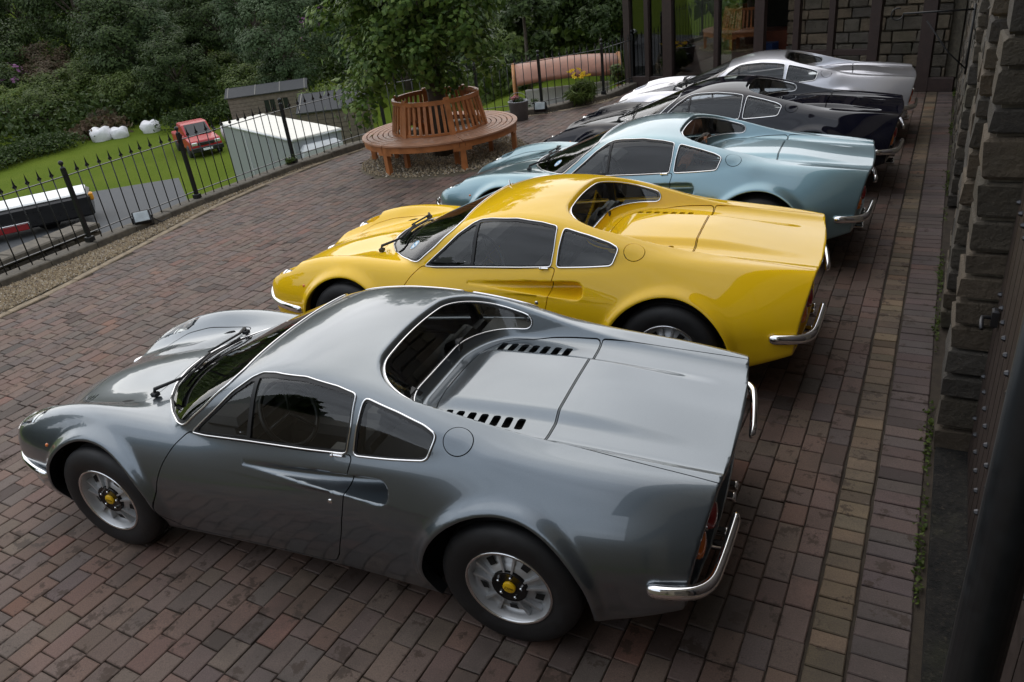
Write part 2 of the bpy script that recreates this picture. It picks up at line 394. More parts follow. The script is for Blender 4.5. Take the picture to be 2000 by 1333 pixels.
def sdpoly(U, P):
    """signed distance (inside negative) of points U (n,2) to polygon P"""
    d = np.full(len(U), 1e9); ins = np.zeros(len(U), bool); m = len(P)
    for i in range(m):
        a, b = P[i], P[(i+1) % m]; ab = b-a; l2 = ab@ab
        if l2 < 1e-12: continue
        w = U-a; t = np.clip(w@ab/l2, 0, 1); q = w-t[:, None]*ab; d = np.minimum(d, (q*q).sum(1))
        c = ((a[1] > U[:, 1]) != (b[1] > U[:, 1])) & (U[:, 0] < (b[0]-a[0])*(U[:, 1]-a[1])/((b[1]-a[1]) or 1e-12)+a[0]); ins ^= c
    return np.where(ins, -1, 1)*np.sqrt(d)
def field(M, mask, cols, P):
    s = np.ones(len(M[0])); i = np.where(mask)[0]
    lo, hi = P.min(0)-.05, P.max(0)+.05; u = M[0][i][:, cols]
    k = ((u > lo) & (u < hi)).all(1); i = i[k]; s[i] = sdpoly(u[k], P); return s
# ================================================================== ground, paving, building
WU = Vector((.10690, .99427, 0)); WN = Vector((-.99427, .10690, 0)); W0 = Vector((3.981, 0, 0))   # wall line: along, towards the yard, origin
def wp(u, d, z=0): p = W0+WU*u+WN*d; return Vector((p.x, p.y, z))
WANG = math.atan2(WU.y, WU.x)
EDGE = np.array([(-4.42, -3.0), (-4.36, 1.57), (-4.40, 2.55), (-4.60, 4.18), (-4.70, 5.4), (-4.62, 6.6), (-4.35, 7.9), (-3.75, 9.3), (-2.75, 10.15), (-1.75, 10.72), (-.75, 11.75), (-.45, 13.6)])   # outer edge of the paving
def edge_x(y):
    return np.interp(y, EDGE[:, 1], EDGE[:, 0])
BENCH = Vector((-2.25, 7.72, 0))
b = NB('paver'); at = b.n('Attribute'); at.attribute_name = 'tint'
st = b.wnoise(1.1, 6, .65); st2 = b.wnoise(7, 5, .7); gr = b.wnoise(160, 3, .6)
c = b.mix(b.rng(gr, .3, .7, .0, 1), b.mix(.5, at.outputs[0], (.03, .022, .02)), at.outputs[0])
c = b.mix(b.rng(st2, .565, .61, 0, .75), c, (.042, .024, .015)); c = b.mix(b.rng(st, .48, .60, 0, .50), c, (.035, .025, .019)); c = b.mix(b.rng(b.wnoise(2.6, 6, .7), .63, .70, 0, .3), c, (.050, .048, .024)); c = b.mix(b.rng(b.wnoise(23, 4, .7), .66, .72, 0, .35), c, (.24, .20, .17))
b.set(Base_Color=c, Roughness=b.rng(st, .35, .7, .85, .62)).bump(gr, .35, .004)
b = NB('paving_joint'); f = b.wnoise(9, 6, .7); b.set(Base_Color=b.ramp(f, [(.35, (.030, .022, .016)), (.62, (.055, .042, .029)), (.75, (.042, .050, .020))]), Roughness=.95).bump(b.wnoise(220, 3), .5, .006)
def tint(o, cols):
    ca = o.data.color_attributes.new('tint', 'FLOAT_COLOR', 'POINT'); a = np.ones((len(o.data.vertices), 4), np.float32); a[:, :3] = cols; ca.data.foreach_set('color', a.ravel())
def paver_geo(L, W, ch=.0048, h=.05):
    """rounded-arris block about its centre, top at z=0"""
    l, w_ = L/2, W/2; V = []
    for z, e in ((0, ch), (-ch*.8, 0), (-h, 0)): V += [(sx*(l-e), sy*(w_-e), z) for sx, sy in ((-1, -1), (1, -1), (1, 1), (-1, 1))]
    Fs = [(0, 1, 2, 3)]+[(4*k+4+i, 4*k+4+(i+1) % 4, 4*k+(i+1) % 4, 4*k+i) for k in range(2) for i in range(4)]
    return np.array(V), Fs
PALETTE = np.array([(.172, .115, .091), (.181, .117, .091), (.162, .114, .092), (.166, .120, .099), (.186, .117, .089), (.145, .109, .095), (.176, .124, .095), (.181, .110, .084)])
def make_paving():
    base = MB(); P = [(x, y) for x, y in EDGE]+[(5.6, 13.6), (5.6, -3.0)]; base.prism(P[::-1], -.35, -.012); pav = base.build('paving', 'paving_joint'); tag(pav, kind='structure')
    blocks = []                                       # (centre, length along wall, width, colour, tilt)
    def course(d0, wd, lens, pal, u0=-3.2, u1=14.2):
        u = u0-random.random()*.2
        while u < u1:
            L = random.choice(lens)*random.uniform(.97, 1.03); p = wp(u+L/2, d0+wd/2)
            if p.y > -2.9 and p.x > edge_x(p.y)+.16 and (p.xy-BENCH.xy).length > 1.33 and p.y < 13.4-.33*(p.x+.6):
                col = np.array(pal[random.randrange(len(pal))])*random.uniform(.82, 1.12)*(1+np.array([random.uniform(-.04, .04) for _ in range(3)]))
                if random.random() < .05: col = col*.5
                if random.random() < .03: col = col*np.array([1.25, .95, .85])
                blocks.append((p, L-.0055, wd-.0055, col))
            u += L
    course(.030, .215, [.102, .104], [(.135, .098, .090), (.150, .105, .094), (.120, .092, .088)])
    course(.255, .150, [.095, .1, .105, .11], [(.24, .172, .105), (.22, .158, .10), (.195, .138, .085), (.155, .114, .072), (.19, .145, .098)])
    d = .415
    while d < 10.0:
        course(d, .1195, [.105, .15, .165, .19, .205], PALETTE); d += .1195
    cam = Vector(CAM[4:7]); fwd = Vector((math.sin(CAM[1]), math.cos(CAM[1]), 0))
    def shows(p):
        q = p-cam; dep = q.dot(Vector((-.37587, .80795, -.45379)))
        if dep <= .2: return None
        px, py = 1000+1463*q.dot(Vector((.9233, .36827, -.10907)))/dep, 666+1463*q.dot(Vector((.079, -.45998, -.88441)))/dep
        if not (-20 < px < 2020 and -20 < py < 1350): return None
        for (cx, cy, ca) in SPOTS_XY:                 # hidden under a car
            if abs(p.y-cy) < .62 and -.75 < p.x-cx < 2.9 and p.y > cy-.45: return None
        return dep
    vis = [(shows(b_[0]), i) for i, b_ in enumerate(blocks)]; near = set(i for dd, i in sorted((v, i) for v, i in vis if v is not None)[:300])
    bulk_v, bulk_f, bulk_c = [], [], []; n = 0
    for i, (p, L, W_, col) in enumerate(blocks):
        V, Fs = paver_geo(L, W_); a = WANG+random.uniform(-.012, .012); ca, sa = math.cos(a), math.sin(a)
        tx, ty = random.uniform(-.012, .012), random.uniform(-.012, .012); zz = random.uniform(-.002, .002)
        V = V.copy(); V[:, 2] += V[:, 0]*tx+V[:, 1]*ty+zz
        V[:8, :2] += np.array([[random.uniform(-.0022, .0022), random.uniform(-.0022, .0022)] for _ in range(4)]*2)
        X = np.stack([V[:, 0]*ca-V[:, 1]*sa, V[:, 0]*sa+V[:, 1]*ca, V[:, 2]], 1)
        if i in near:
            o = meshobj('block_paver', X, Fs, 'paver', pav); o.location = (p.x, p.y, 0); tint(o, col)
        else:
            bulk_v.append(X+[p.x, p.y, 0]); bulk_f += [tuple(k+n for k in f) for f in Fs]; bulk_c.append(np.tile(col, (len(X), 1))); n += len(X)
    o = meshobj('block_paving', np.concatenate(bulk_v), bulk_f, 'paver', pav); tint(o, np.concatenate(bulk_c)); tag(o, kind='stuff')
    return pav
SPOTS_XY = [(0, 0, 0), (.275, 2.149, -.013), (.618, 4.397, -.051), (.948, 6.539, -.065), (1.188, 8.575, -.006)]
paving = make_paving()
# tan edging kerbs along the paving
plain('edging_stone', (.235, .185, .125), .9, 0, .35, 14).bump(MATS and NB.__dict__ and MATS['edging_stone'].node_tree.nodes['Noise Texture'].outputs['Fac'], .3, .006)
def along(P, step):
    P = [Vector((p[0], p[1], 0)) for p in P]; out = [P[0]]; acc = 0
    for a, b_ in zip(P, P[1:]):
        L = (b_-a).length; t = step-acc
        while t <= L: out.append(a+(b_-a)*(t/L)); t += step
        acc = (acc+L) % step
    return out
pts = along([tuple(p) for p in smooth_poly(EDGE, 8, False) if p[1] > -.5 and p[1] < 12.6], .42)
for a, b_ in zip(pts, pts[1:]):
    d = b_-a; m = (a+b_)/2; MB().box((0, 0, -.03), (d.length-.006, .10, .075), 0, .008).build('edging_stone', 'edging_stone', paving, (m.x+.09, m.y, random.uniform(-.004, .004))).rotation_euler = (0, 0, math.atan2(d.y, d.x))
# ------------------------------------------------------------------ the garden ground
def sst(a, b, x): t = np.clip((x-a)/(b-a), 0, 1); return t*t*(3-2*t)
def terrain(x, y):
    x = np.asarray(x, float); y = np.asarray(y, float)
    z = -3.3+2.45*sst(-13., -3., x+.12*(y-14))
    D = np.hypot(x-3.5, y+2.9)
    hill = 11*sst(44, 150, D+1.5*np.sin(x*.13)+1.2*np.cos(y*.11))*sst(-2, -22, x+.15*(y-20))+5*sst(28, 120, D)*sst(-22, -2, x+.15*(y-20))
    return z+hill+.06*np.sin(x*.9+y*.4)*np.cos(y*.7)
b = NB('lawn_grass'); g1 = b.wnoise(.35, 5); g2 = b.wnoise(14, 5, .7); c = b.mix(b.rng(g1, .3, .7, 0, 1), (.085, .125, .012), (.115, .15, .018)); c = b.mix(b.rng(g2, .35, .7, 0, .55), c, (.055, .09, .012)); b.set(Base_Color=c, Roughness=1.0, Specular_IOR_Level=.05).bump(g2, .8, .04)
def make_ground():
    # one sheet to the horizon, finer near the garden; cut away under the yard terrace
    r = np.concatenate([np.arange(3.2, 60, .8), np.geomspace(60, 900, 26)]); a = np.radians(np.arange(0, 360, 2.5)); R, A = np.meshgrid(r, a, indexing='ij'); X, Y = 3.5+R*np.cos(A), -2.9+R*np.sin(A); Z = terrain(X, Y)
    near = (X > edge_x(Y)-.9) & (Y < 13.5) | (X > 3) & (Y < 14.5); Z = np.where(near, -3.4, Z)
    V = np.stack([X, Y, Z], -1).reshape(-1, 3); n, m = R.shape; id_ = np.arange(n*m).reshape(n, m)
    Q = np.stack([id_[:-1], id_[1:], np.roll(id_, -1, 1)[1:], np.roll(id_, -1, 1)[:-1]], -1).reshape(-1, 4)
    V = np.concatenate([V, [[3.5, -2.9, -3.4]]]); T = [tuple(q) for q in Q.tolist()]+[(n*m, int(id_[0, k]), int(id_[0, (k+1) % m])) for k in range(m)]
    return tag(meshobj('lawn', V, T, 'lawn_grass', None, True), kind='structure')
lawn = make_ground()
# ------------------------------------------------------------------ gravel bed between paving and railings
plain('gravel_soil', (.105, .085, .055), .95, 0, .4, 30)
b = NB('gravel_chip'); ri = b.n('NewGeometry').outputs['Random Per Island']; b.set(Base_Color=b.ramp(ri, [(.0, (.12, .088, .055)), (.3, (.33, .25, .15)), (.65, (.45, .37, .25)), (.85, (.20, .155, .115)), (1, (.62, .56, .47))]), Roughness=.8)
FENCE = np.array([(-5.35, -.6), (-5.22, 1.5), (-5.068, 3.367), (-4.948, 5.138), (-4.659, 7.062), (-4.05, 9.0), (-2.75, 10.30), (-1.70, 10.86), (-.79, 11.92), (-.50, 13.1)])
def bed_ring(): return [(x+.05, y) for x, y in EDGE if y > -1], [(x-.12, y) for x, y in FENCE]
def fence_x(y): return np.interp(y, FENCE[:, 1], FENCE[:, 0])
m = MB(); ys = np.linspace(-.6, 12.6, 60); V = [(fence_x(y)-.15, y, .0) for y in ys]+[(edge_x(y)+.03, y, .0) for y in ys]; m.add(V, [(i+60, i+61, i+1, i) for i in range(59)]); tag(m.build('gravel_bed', 'gravel_soil'), kind='structure')
m = MB(); m.lathe([(1.36, -.01), (1.30, .006), (0, .03)], 40, 'Z', BENCH); tag(m.build('tree_pit', 'gravel_soil'), kind='structure')
def chips(name, pts, zf, s0, s1):
    n = len(pts); P = np.asarray(pts); S = rng.uniform(s0, s1, n); base = np.array([(1, 0, -.3), (-.5, .87, -.3), (-.5, -.87, -.3), (0, 0, .75)]); F0 = np.array([(0, 1, 3), (1, 2, 3), (2, 0, 3)])
    a = rng.uniform(0, 6.283, n); k = rng.uniform(.6, 1.3, (n, 3)); V = base[None]*k[:, None, :]*S[:, None, None]; ca, sa = np.cos(a)[:, None], np.sin(a)[:, None]
    X = V[..., 0]*ca-V[..., 1]*sa+P[:, None, 0]; Y = V[..., 0]*sa+V[..., 1]*ca+P[:, None, 1]; Z = V[..., 2]+zf+rng.uniform(0, .012, n)[:, None]
    o = meshobj(name, np.stack([X, Y, Z], -1).reshape(-1, 3), (F0[None]+4*np.arange(n)[:, None, None]).reshape(-1, 3), 'gravel_chip'); return o
pp = []
while len(pp) < 26000:
    y = rng.uniform(-.5, 12.4); t = rng.uniform(0, 1); x0, x1 = fence_x(y)+.02, edge_x(y)+.02
    if rng.uniform() < (x1-x0)/1.1: pp.append((x0+(x1-x0)*t, y))
o = chips('gravel', pp, .006, .008, .019); tag(o, 'tan gravel chips in the strip between paving and railings', 'gravel', kind='stuff')
pp = []
while len(pp) < 5000:
    r = math.sqrt(rng.uniform())*1.3; a = rng.uniform(0, 6.28); pp.append((BENCH.x+r*math.cos(a), BENCH.y+r*math.sin(a)))
o = chips('tree_pit_gravel', pp, .022, .010, .022); tag(o, 'tan gravel chips under the circular tree bench', 'gravel', kind='stuff')
# ------------------------------------------------------------------ stone building on the right
b = NB('wall_stone'); at = b.n('Attribute'); at.attribute_name = 'tint'; f = b.wnoise(6, 8, .65); g2 = b.wnoise(45, 5, .65)
c = b.mix(b.rng(f, .4, .75, 0, .5), at.outputs[0], (.05, .045, .036)); c = b.mix(b.rng(g2, .55, .75, 0, .35), c, (.16, .125, .085)); c = b.mix(b.rng(b.wnoise(1.7, 5), .55, .75, 0, .5), c, (.07, .075, .035))
b.set(Base_Color=c, Roughness=.9).bump(b.wnoise(28, 8, .65), .9, .03)
plain('mortar', (.19, .165, .125), .95, 0, .3, 25); plain('timber_dark', (.022, .013, .010), .62, 0, .35, 30); plain('iron_black', (.012, .012, .013), .5, .2, .3); plain('stud_iron', (.07, .07, .075), .38, .8, .3)
plain('pipe_paint', (.022, .026, .030), .38, 0, .25, 30)
def stone(parent, c, d, rz, name='wall_stone_block', rough=.16, k=1.0):
    """one rubble block: chamfered box with knocked-about corners"""
    m = MB(); m.box((0, 0, 0), d, 0, min(d)*.09); V = np.array(m.v); V += rng.uniform(-1, 1, V.shape)*np.array(d)*rough*.45; m.v = [tuple(p) for p in V]
    o = m.build(name, 'wall_stone', parent, c); o.rotation_euler = (0, 0, rz)
    col = np.array([(.075, .062, .045), (.06, .052, .041), (.085, .066, .046), (.05, .044, .037)][random.randrange(4)])*random.uniform(.75, 1.2)*k; tint(o, col); return o
bld = empty('stone_building', wp(2.5, 0), 0, 'dark stone building with boarded timber doors along the right edge', 'building')
bl = lambda u, d, z: wp(u, d, z)-bld.location
def wbox(name, u0, u1, d0, d1, z0, z1, mat, parent=bld):
    c = bl((u0+u1)/2, (d0+d1)/2, (z0+z1)/2); m = MB().box((0, 0, 0), (u1-u0, d1-d0, z1-z0)); o = m.build(name, mat, parent, c); o.rotation_euler = (0, 0, WANG); return o
wbox('wall', -7, 18, -.75, -.24, -.2, 6.4, 'mortar'); wbox('lintel_wall', -7, 18, -.30, -.02, 2.9, 6.4, 'mortar'); wbox('shade_eaves', -7, 18, -.8, .55, 6.4, 6.6, 'timber_dark')  # eaves overhang is out of view, added to shade the ground beside the wall
wbox('unseen_shade_wing', -5.6, -4.9, .0, 9.5, -.2, 2.4, 'mortar')  # unseen wing behind the camera, added to block sky and darken the near paving
PIERS = [(-3.2, -2.05), (1.06, 1.42), (2.62, 3.5), (5.4, 12.6)]
DOORS = [(-2.05, 1.06), (1.42, 2.62), (3.5, 5.4)]
for u0, u1 in PIERS:
    wbox('pier_core', u0+.05, u1-.05, -.30, -.035, 0, 3.0, 'mortar')
    z = 0.0
    while z < 2.95:
        h = random.uniform(.11, .21); u = u0
        while u < u1-.02:
            L = min(random.uniform(.2, .42), u1-u)
            if u1-(u+L) < .14: L = u1-u
            stone(bld, bl(u+L/2, -.165+random.uniform(-.006, .006), z+h/2), (L-.016, .33, h-.018), WANG, rough=.055, k=1.25); u += L
        z += h
for u0, u1 in DOORS:
    dr = wbox('boarded_door', u0, u1, -.30, -.20, .03, 2.9, 'timber_dark'); u = u0
    while u < u1-.02:
        L = min(.155, u1-u); o = MB().box((0, 0, 0), (L-.012, .035, 2.85), 0, .006).build('board', 'timber_dark', dr); o.location = (u+L/2-(u0+u1)/2, .067, 0)
        for zz in (-1.15, -.9, -.45, 0, .45, .9, 1.15):
            s = MB().lathe([(0, .016), (.009, .012), (.014, .0), (.014, -.01)], 6, 'Y', (u+L/2-(u0+u1)/2, .088, zz), False)
            s.v = [(p[0], p[1], p[2]) for p in s.v]; s.build('stud', 'stud_iron', dr)
        u += L
hd = MB().tube([(1.35, .12, -.52), (1.35, .155, -.52), (1.32, .158, -.53), (1.28, .155, -.55)], .010, 8).box((1.35, .105, -.52), (.05, .03, .09), 0, .008).build('latch_handle', 'stud_iron', [o for o in bld.children if o.name.startswith('boarded_door')][0])
wbox('door_sill', -2.05, 1.06, -.20, -.015, -.02, .045, 'wall_stone')
PIPE_U = -1.55
# iron drain pipe close to the camera and the hanging bracket
c = wp(PIPE_U, -.005); dp = MB().tube([(0, 0, -.02), (0, 0, 6.2)], .050, 24).build('drain_pipe', 'pipe_paint', None, c); tag(dp, 'black painted drain pipe on the wall, close by at lower right', 'pipe')
for zz in (1.0, 2.4): MB().box((0, 0, zz), (.17, .02, .04), WANG).build('pipe_clip', 'iron_black', dp)
br = empty('hanging_bracket', wp(6.1, .02, 1.75), 0, 'black iron scroll bracket sticking out from the stone wall', 'bracket')
n_, u_ = WN, Vector((0, 0, 1)); L = .62
MB().tube([n_*0, n_*L], .009, 8).build('arm', 'iron_black', br); MB().tube([u_*-.55, n_*.18+u_*-.38, n_*.40+u_*-.08], .007, 8).build('brace', 'iron_black', br)
MB().tube([n_*(L+.05-.055*math.cos(t))+u_*(-.055*math.sin(t)-.0) for t in np.linspace(0, 5.2, 22)], .007, 6).build('scroll', 'iron_black', br); MB().tube([u_*.05, u_*-.6], .011, 8).build('back_plate', 'iron_black', br)
# ------------------------------------------------------------------ glazed timber porch at the back
plain('porch_timber', (.034, .019, .016), .55, 0, .35, 25)
CA, CB = Vector((-.57, 13.15, 0)), Vector((5.15, 11.28, 0)); CD = (CB-CA).normalized(); CN = Vector((CD.y, -CD.x, 0)); CANG = math.atan2(CD.y, CD.x); CLEN = (CB-CA).length
por = empty('glazed_porch', CA, CANG, 'dark brown timber framed glazed porch reflecting the parked cars', 'porch')
def pb(name, c, d, mat='porch_timber', parent=por, bev=.008): return MB().box((0, 0, 0), d, 0, bev).build(name, mat, parent, c)
POSTS = [(0, .14), (.46, .09), (.92, .20), (1.95, .09), (2.78, .18), (3.45, .10), (4.05, .10), (4.75, .16), (5.55, .20)]
for s_, w_ in POSTS: pb('post', (s_, 0, 1.4), (w_, .14, 2.8))
pb('sill_rail', (CLEN/2, 0, .11), (CLEN, .12, .22)); pb('head_rail', (CLEN/2, 0, 2.72), (CLEN+.2, .16, .2)); pb('mid_rail', (3.75, .0, .62), (1.9, .08, .10))
for (a, wa), (b_, wb) in zip(POSTS, POSTS[1:]):
    if a > 2.7: break
    x0, x1 = a+wa/2, b_-wb/2; pb('pane', ((x0+x1)/2, .01, 1.42), (x1-x0, .008, 2.40), 'pane_glass', por, 0)
pb('end_wall', (-.0, 2.0, 1.4), (.10, 4.0, 2.8)); pb('roof', (CLEN/2, 2.1, 2.90), (CLEN+.3, 4.5, .14)); pb('floor', (CLEN/2, 2.0, .0), (CLEN, 3.9, .06), 'mortar')
pb('tool_cupboard', (.42, .55, .42), (.72, .5, .80), 'porch_timber'); plain('cupboard_wood', (.26, .12, .045), .5, 0, .3, 18); pb('cupboard', (.42, .47, .46), (.74, .5, .84), 'cupboard_wood'); pb('worktop', (.42, .47, .91), (.80, .56, .03), 'alloy')
plain('red_panel', (.17, .045, .022), .6, 0, .2); pb('red_chest', (2.3, 1.6, .45), (1.3, .7, .8), 'red_panel'); plain('blue_box', (.03, .06, .18), .5); pb('storage_box', (2.62, .8, .35), (.25, .3, .7), 'blue_box')
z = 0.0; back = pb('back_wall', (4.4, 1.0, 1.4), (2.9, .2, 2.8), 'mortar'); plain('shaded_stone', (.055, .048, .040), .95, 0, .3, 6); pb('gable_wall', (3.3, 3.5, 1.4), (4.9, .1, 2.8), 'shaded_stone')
while z < 2.7:
    h = random.uniform(.17, .24); x = 2.95
    while x < 5.68:
        L = min(random.uniform(.25, .5), 5.70-x); o = stone(por, (x+L/2, .86, z+h/2), (L-.025, .14, h-.025), 0, rough=.06, k=3.2); x += L
    z += h
# ================================================================== railings
fen = empty('iron_railings', (-5, 3.4, 0), 0, 'black iron railings with arrowhead bars around the terrace edge', 'railings')
plain('coping_stone', (.115, .10, .078), .92, 0, .4, 12); plain('rail_paint', (.010, .011, .012), .42, 0, .3, 40)
F0 = Vector((-5, 3.4, 0)); FP = [Vector((x, y, .10)) for x, y in FENCE]
def fbox(name, a, b_, w_, h, z, mat):
    d = b_-a; m = (a+b_)/2; o = MB().box((0, 0, 0), (d.length, w_, h), 0, min(.012, h*.2, w_*.2)).build(name, mat, fen, (m.x-F0.x, m.y-F0.y, z)); o.rotation_euler = (0, 0, math.atan2(d.y, d.x)); return o
bar = None
for i, (a, b_) in enumerate(zip(FP, FP[1:])):
    d = b_-a; L = d.length; t = d/L
    n = max(2, round(L/.155)); fbox('top_rail', a, b_, .030, .010, .93, 'rail_paint'); fbox('bottom_rail', a, b_, .030, .010, .20, 'rail_paint')
    for k in range(1, n):
        p = a+d*(k/n)
        if bar is None:
            m = MB(); m.tube([(0, 0, .06), (0, 0, .97)], .0075, 6); m.add([(-.011, -.004, .955), (.011, -.004, .955), (.03, -.003, .975), (.012, -.004, 1.0), (0, 0, 1.09), (-.012, -.004, 1.0), (-.03, -.003, .975), (-.011, .004, .955), (.011, .004, .955), (.03, .003, .975), (.012, .004, 1.0), (-.012, .004, 1.0), (-.03, .003, .975)],
                [(0, 1, 2, 3, 4, 5, 6), (8, 7, 12, 11, 4, 10, 9), (1, 8, 9, 2), (2, 9, 10, 3), (3, 10, 4), (5, 4, 11), (6, 5, 11, 12), (0, 6, 12, 7), (0, 7, 8, 1)])
            bar = m.build('bar', 'rail_paint', fen); o = bar
        else: o = bar.copy(); link(o); o.parent = fen
        o.location = (p.x-F0.x, p.y-F0.y, random.uniform(-.006, .006)); o.rotation_euler = (random.uniform(-.01, .01), random.uniform(-.01, .01), math.atan2(d.y, d.x))
for p in FP:
    m = MB(); m.box((0, 0, .52), (.045, .045, 1.04), 0, .004).lathe([(.030, 1.04), (.030, 1.05), (.012, 1.062), (.012, 1.075), (.028, 1.095), (.030, 1.112), (.018, 1.132), (0, 1.137)], 12, 'Z').box((0, 0, .13), (.085, .085, .10), 0, .006); m.build('post', 'rail_paint', fen, (p.x-F0.x, p.y-F0.y, -.02))
for a, b_ in zip(FP, FP[1:]):
    n = max(1, round((b_-a).length/.62))
    for k in range(n):
        q0, q1 = a+(b_-a)*(k/n), a+(b_-a)*((k+1)/n); o = fbox('coping_stone', q0, q1-(b_-a).normalized()*.012, .24, .15, .025+random.uniform(-.008, .008), 'coping_stone')
# retaining wall below
rw = empty('retaining_wall', (-5.4, 5, -1), 0, 'stone retaining wall falling away under the iron railings', 'wall'); plain('rubble', (.13, .105, .075), .95, 0, .5, 4)
for a, b_ in zip(FP, FP[1:]):
    d = b_-a; m_ = (a+b_)/2; o = MB().box((0, 0, 0), (d.length+.05, .3, 3.4), 0, .02).build('wall_section', 'rubble', rw, (m_.x-.02+5.4, m_.y-5, -.75)); o.rotation_euler = (0, 0, math.atan2(d.y, d.x))
# lower stone wall seen through the railings, bottom left
lw = empty('low_stone_wall', (-6.9, 3.5, -.3), 0, 'low rubble wall with grey coping beyond the railings at far left', 'wall')
A, B = Vector((-6.95, 1.2, 0)), Vector((-6.80, 4.75, 0)); d = (B-A).normalized(); ang = math.atan2(d.y, d.x); y = 0
while y < 3.5:
    L = min(random.uniform(.45, .8), 3.55-y); c = A+d*(y+L/2); o = MB().box((0, 0, 0), (L-.015, .40, .11), 0, .02).build('coping_stone', 'coping_stone', lw, (c.x+6.9, c.y-3.5, .09)); o.rotation_euler = (0, 0, ang)
    zz = .03
    while zz > -1.2:
        h = random.uniform(.16, .26); u = 0
        while u < L-.03:
            l = min(random.uniform(.2, .42), L-u); cc_ = A+d*(y+u+l/2); stone(lw, (cc_.x+6.9, cc_.y-3.5, zz-h/2), (l-.015, .34, h-.012), ang); u += l
        zz -= h
    y += L
# ------------------------------------------------------------------ drive and trailer
plain('tarmac', (.070, .074, .078), .85, 0, .18, 30)
gd = MB(); P = [gpz for gpz in [(-14.5, 1.0), (-7.3, 1.0), (-7.05, 4.9), (-5.9, 5.6), (-6.4, 6.35), (-9.9, 9.5), (-12.0, 8.0)]]; gd.prism(P[::-1] if False else P, -3.3, -.85); tag(gd.build('driveway', 'tarmac'), kind='structure')
for k in range(7):
    pass
plain('white_gloss', (.80, .81, .80), .3, 0, .04); plain('black_gloss', (.014, .014, .015), .3, 0, .2); plain('amber_lamp', (.75, .32, .02), .3)
tr = empty('black_trailer', (-10.14, 6.06, -.85), math.radians(50), 'long black trailer with white top and amber end lamp behind railings', 'trailer')
tr.scale = (1, 1, .82); MB().box((-1.0, 0, .40), (4.2, .9, .48), 0, .05).build('body', 'black_gloss', tr); MB().box((-1.0, 0, .665), (4.1, .82, .06), 0, .028).build('white_top', 'white_gloss', tr); MB().box((1.12, -.3, .56), (.07, .12, .18), 0, .025).build('amber_lamp', 'amber_lamp', tr)
MB().box((-.55, -.465, .24), (1.1, .03, .14), 0, .01).build('red_panel', 'lamp_red', tr); MB().tube([(-1.12, -.49, .15), (-1.12, -.49, .33), (.02, -.49, .33), (.02, -.49, .20)], .012, 6).build('chrome_frame', 'chrome', tr)
for x in (-2.2, .3):
    for y in (-.4, .4): MB().lathe([(.0, -.06), (.19, -.06), (.21, -.03), (.21, .03), (.19, .06), (0, .06)], 18, 'Y', (x, y*.4, .21)).build('wheel', 'tyre_rubber', tr)
# ------------------------------------------------------------------ box van
plain('van_white', (.62, .64, .64), .35, 0, .06); plain('van_grey', (.30, .32, .33), .4, 0, .06); plain('van_cream', (.70, .68, .60), .4, 0, .06); plain('dark_glass', (.02, .023, .025), .08, 0, .1)
v0, v1, v2 = Vector((-7.30, 10.41, 0)), Vector((-11.13, 12.51, 0)), Vector((-6.73, 11.32, 0)); vd = (v1-v0).normalized(); VL = (v1-v0).length; va = math.atan2(-vd.y, -vd.x)
van = empty('box_van', (v0.x, v0.y, -3.32), va, 'white box van parked below the railings, roof level with terrace', 'van'); VW = 1.15
MB().box((-VL/2, VW/2, 1.83), (VL, VW, 2.36), 0, .03).build('cargo_box', 'van_grey', van); MB().box((-VL/2, VW/2, 3.02), (VL+.03, VW+.03, .05), 0, .015).build('roof_panel', 'van_cream', van)
MB().tube([(-VL, -.01, 3.0), (0, -.01, 3.0), (0, VW+.01, 3.0)], .03, 6).build('roof_edge', 'van_white', van)
cab = MB(); pr = [(-.05, .45), (1.75, .45), (1.78, .95), (1.62, 1.22), (.85, 1.45), (.42, 2.22), (-.05, 2.32)]; cab.prism(pr, .10, VW-.10, Matrix(((1, 0, 0, 0), (0, 0, 1, 0), (0, 1, 0, 0), (0, 0, 0, 1)))); cb = cab.build('cab', 'van_white', van)
MB().add([(.875, .22, 1.47), (.875, VW-.22, 1.47), (.455, VW-.28, 2.19), (.455, .28, 2.19)], [(0, 1, 2, 3)]).build('windscreen', 'dark_glass', cb); MB().box((.25, .085, 1.75), (.6, .02, .5), 0, .005).build('side_glass', 'dark_glass', cb)
MB().box((.02, VW/2, 2.62), (.35, VW-.2, .5), 0, .1).build('wind_deflector', 'van_white', van)
for x in (-2.9, 1.0):
    for y in (.12, VW-.12): MB().lathe([(0, -.1), (.3, -.1), (.34, -.05), (.34, .05), (.3, .1), (0, .1)], 20, 'Y', (x, y, .34)).build('wheel', 'tyre_rubber', van)
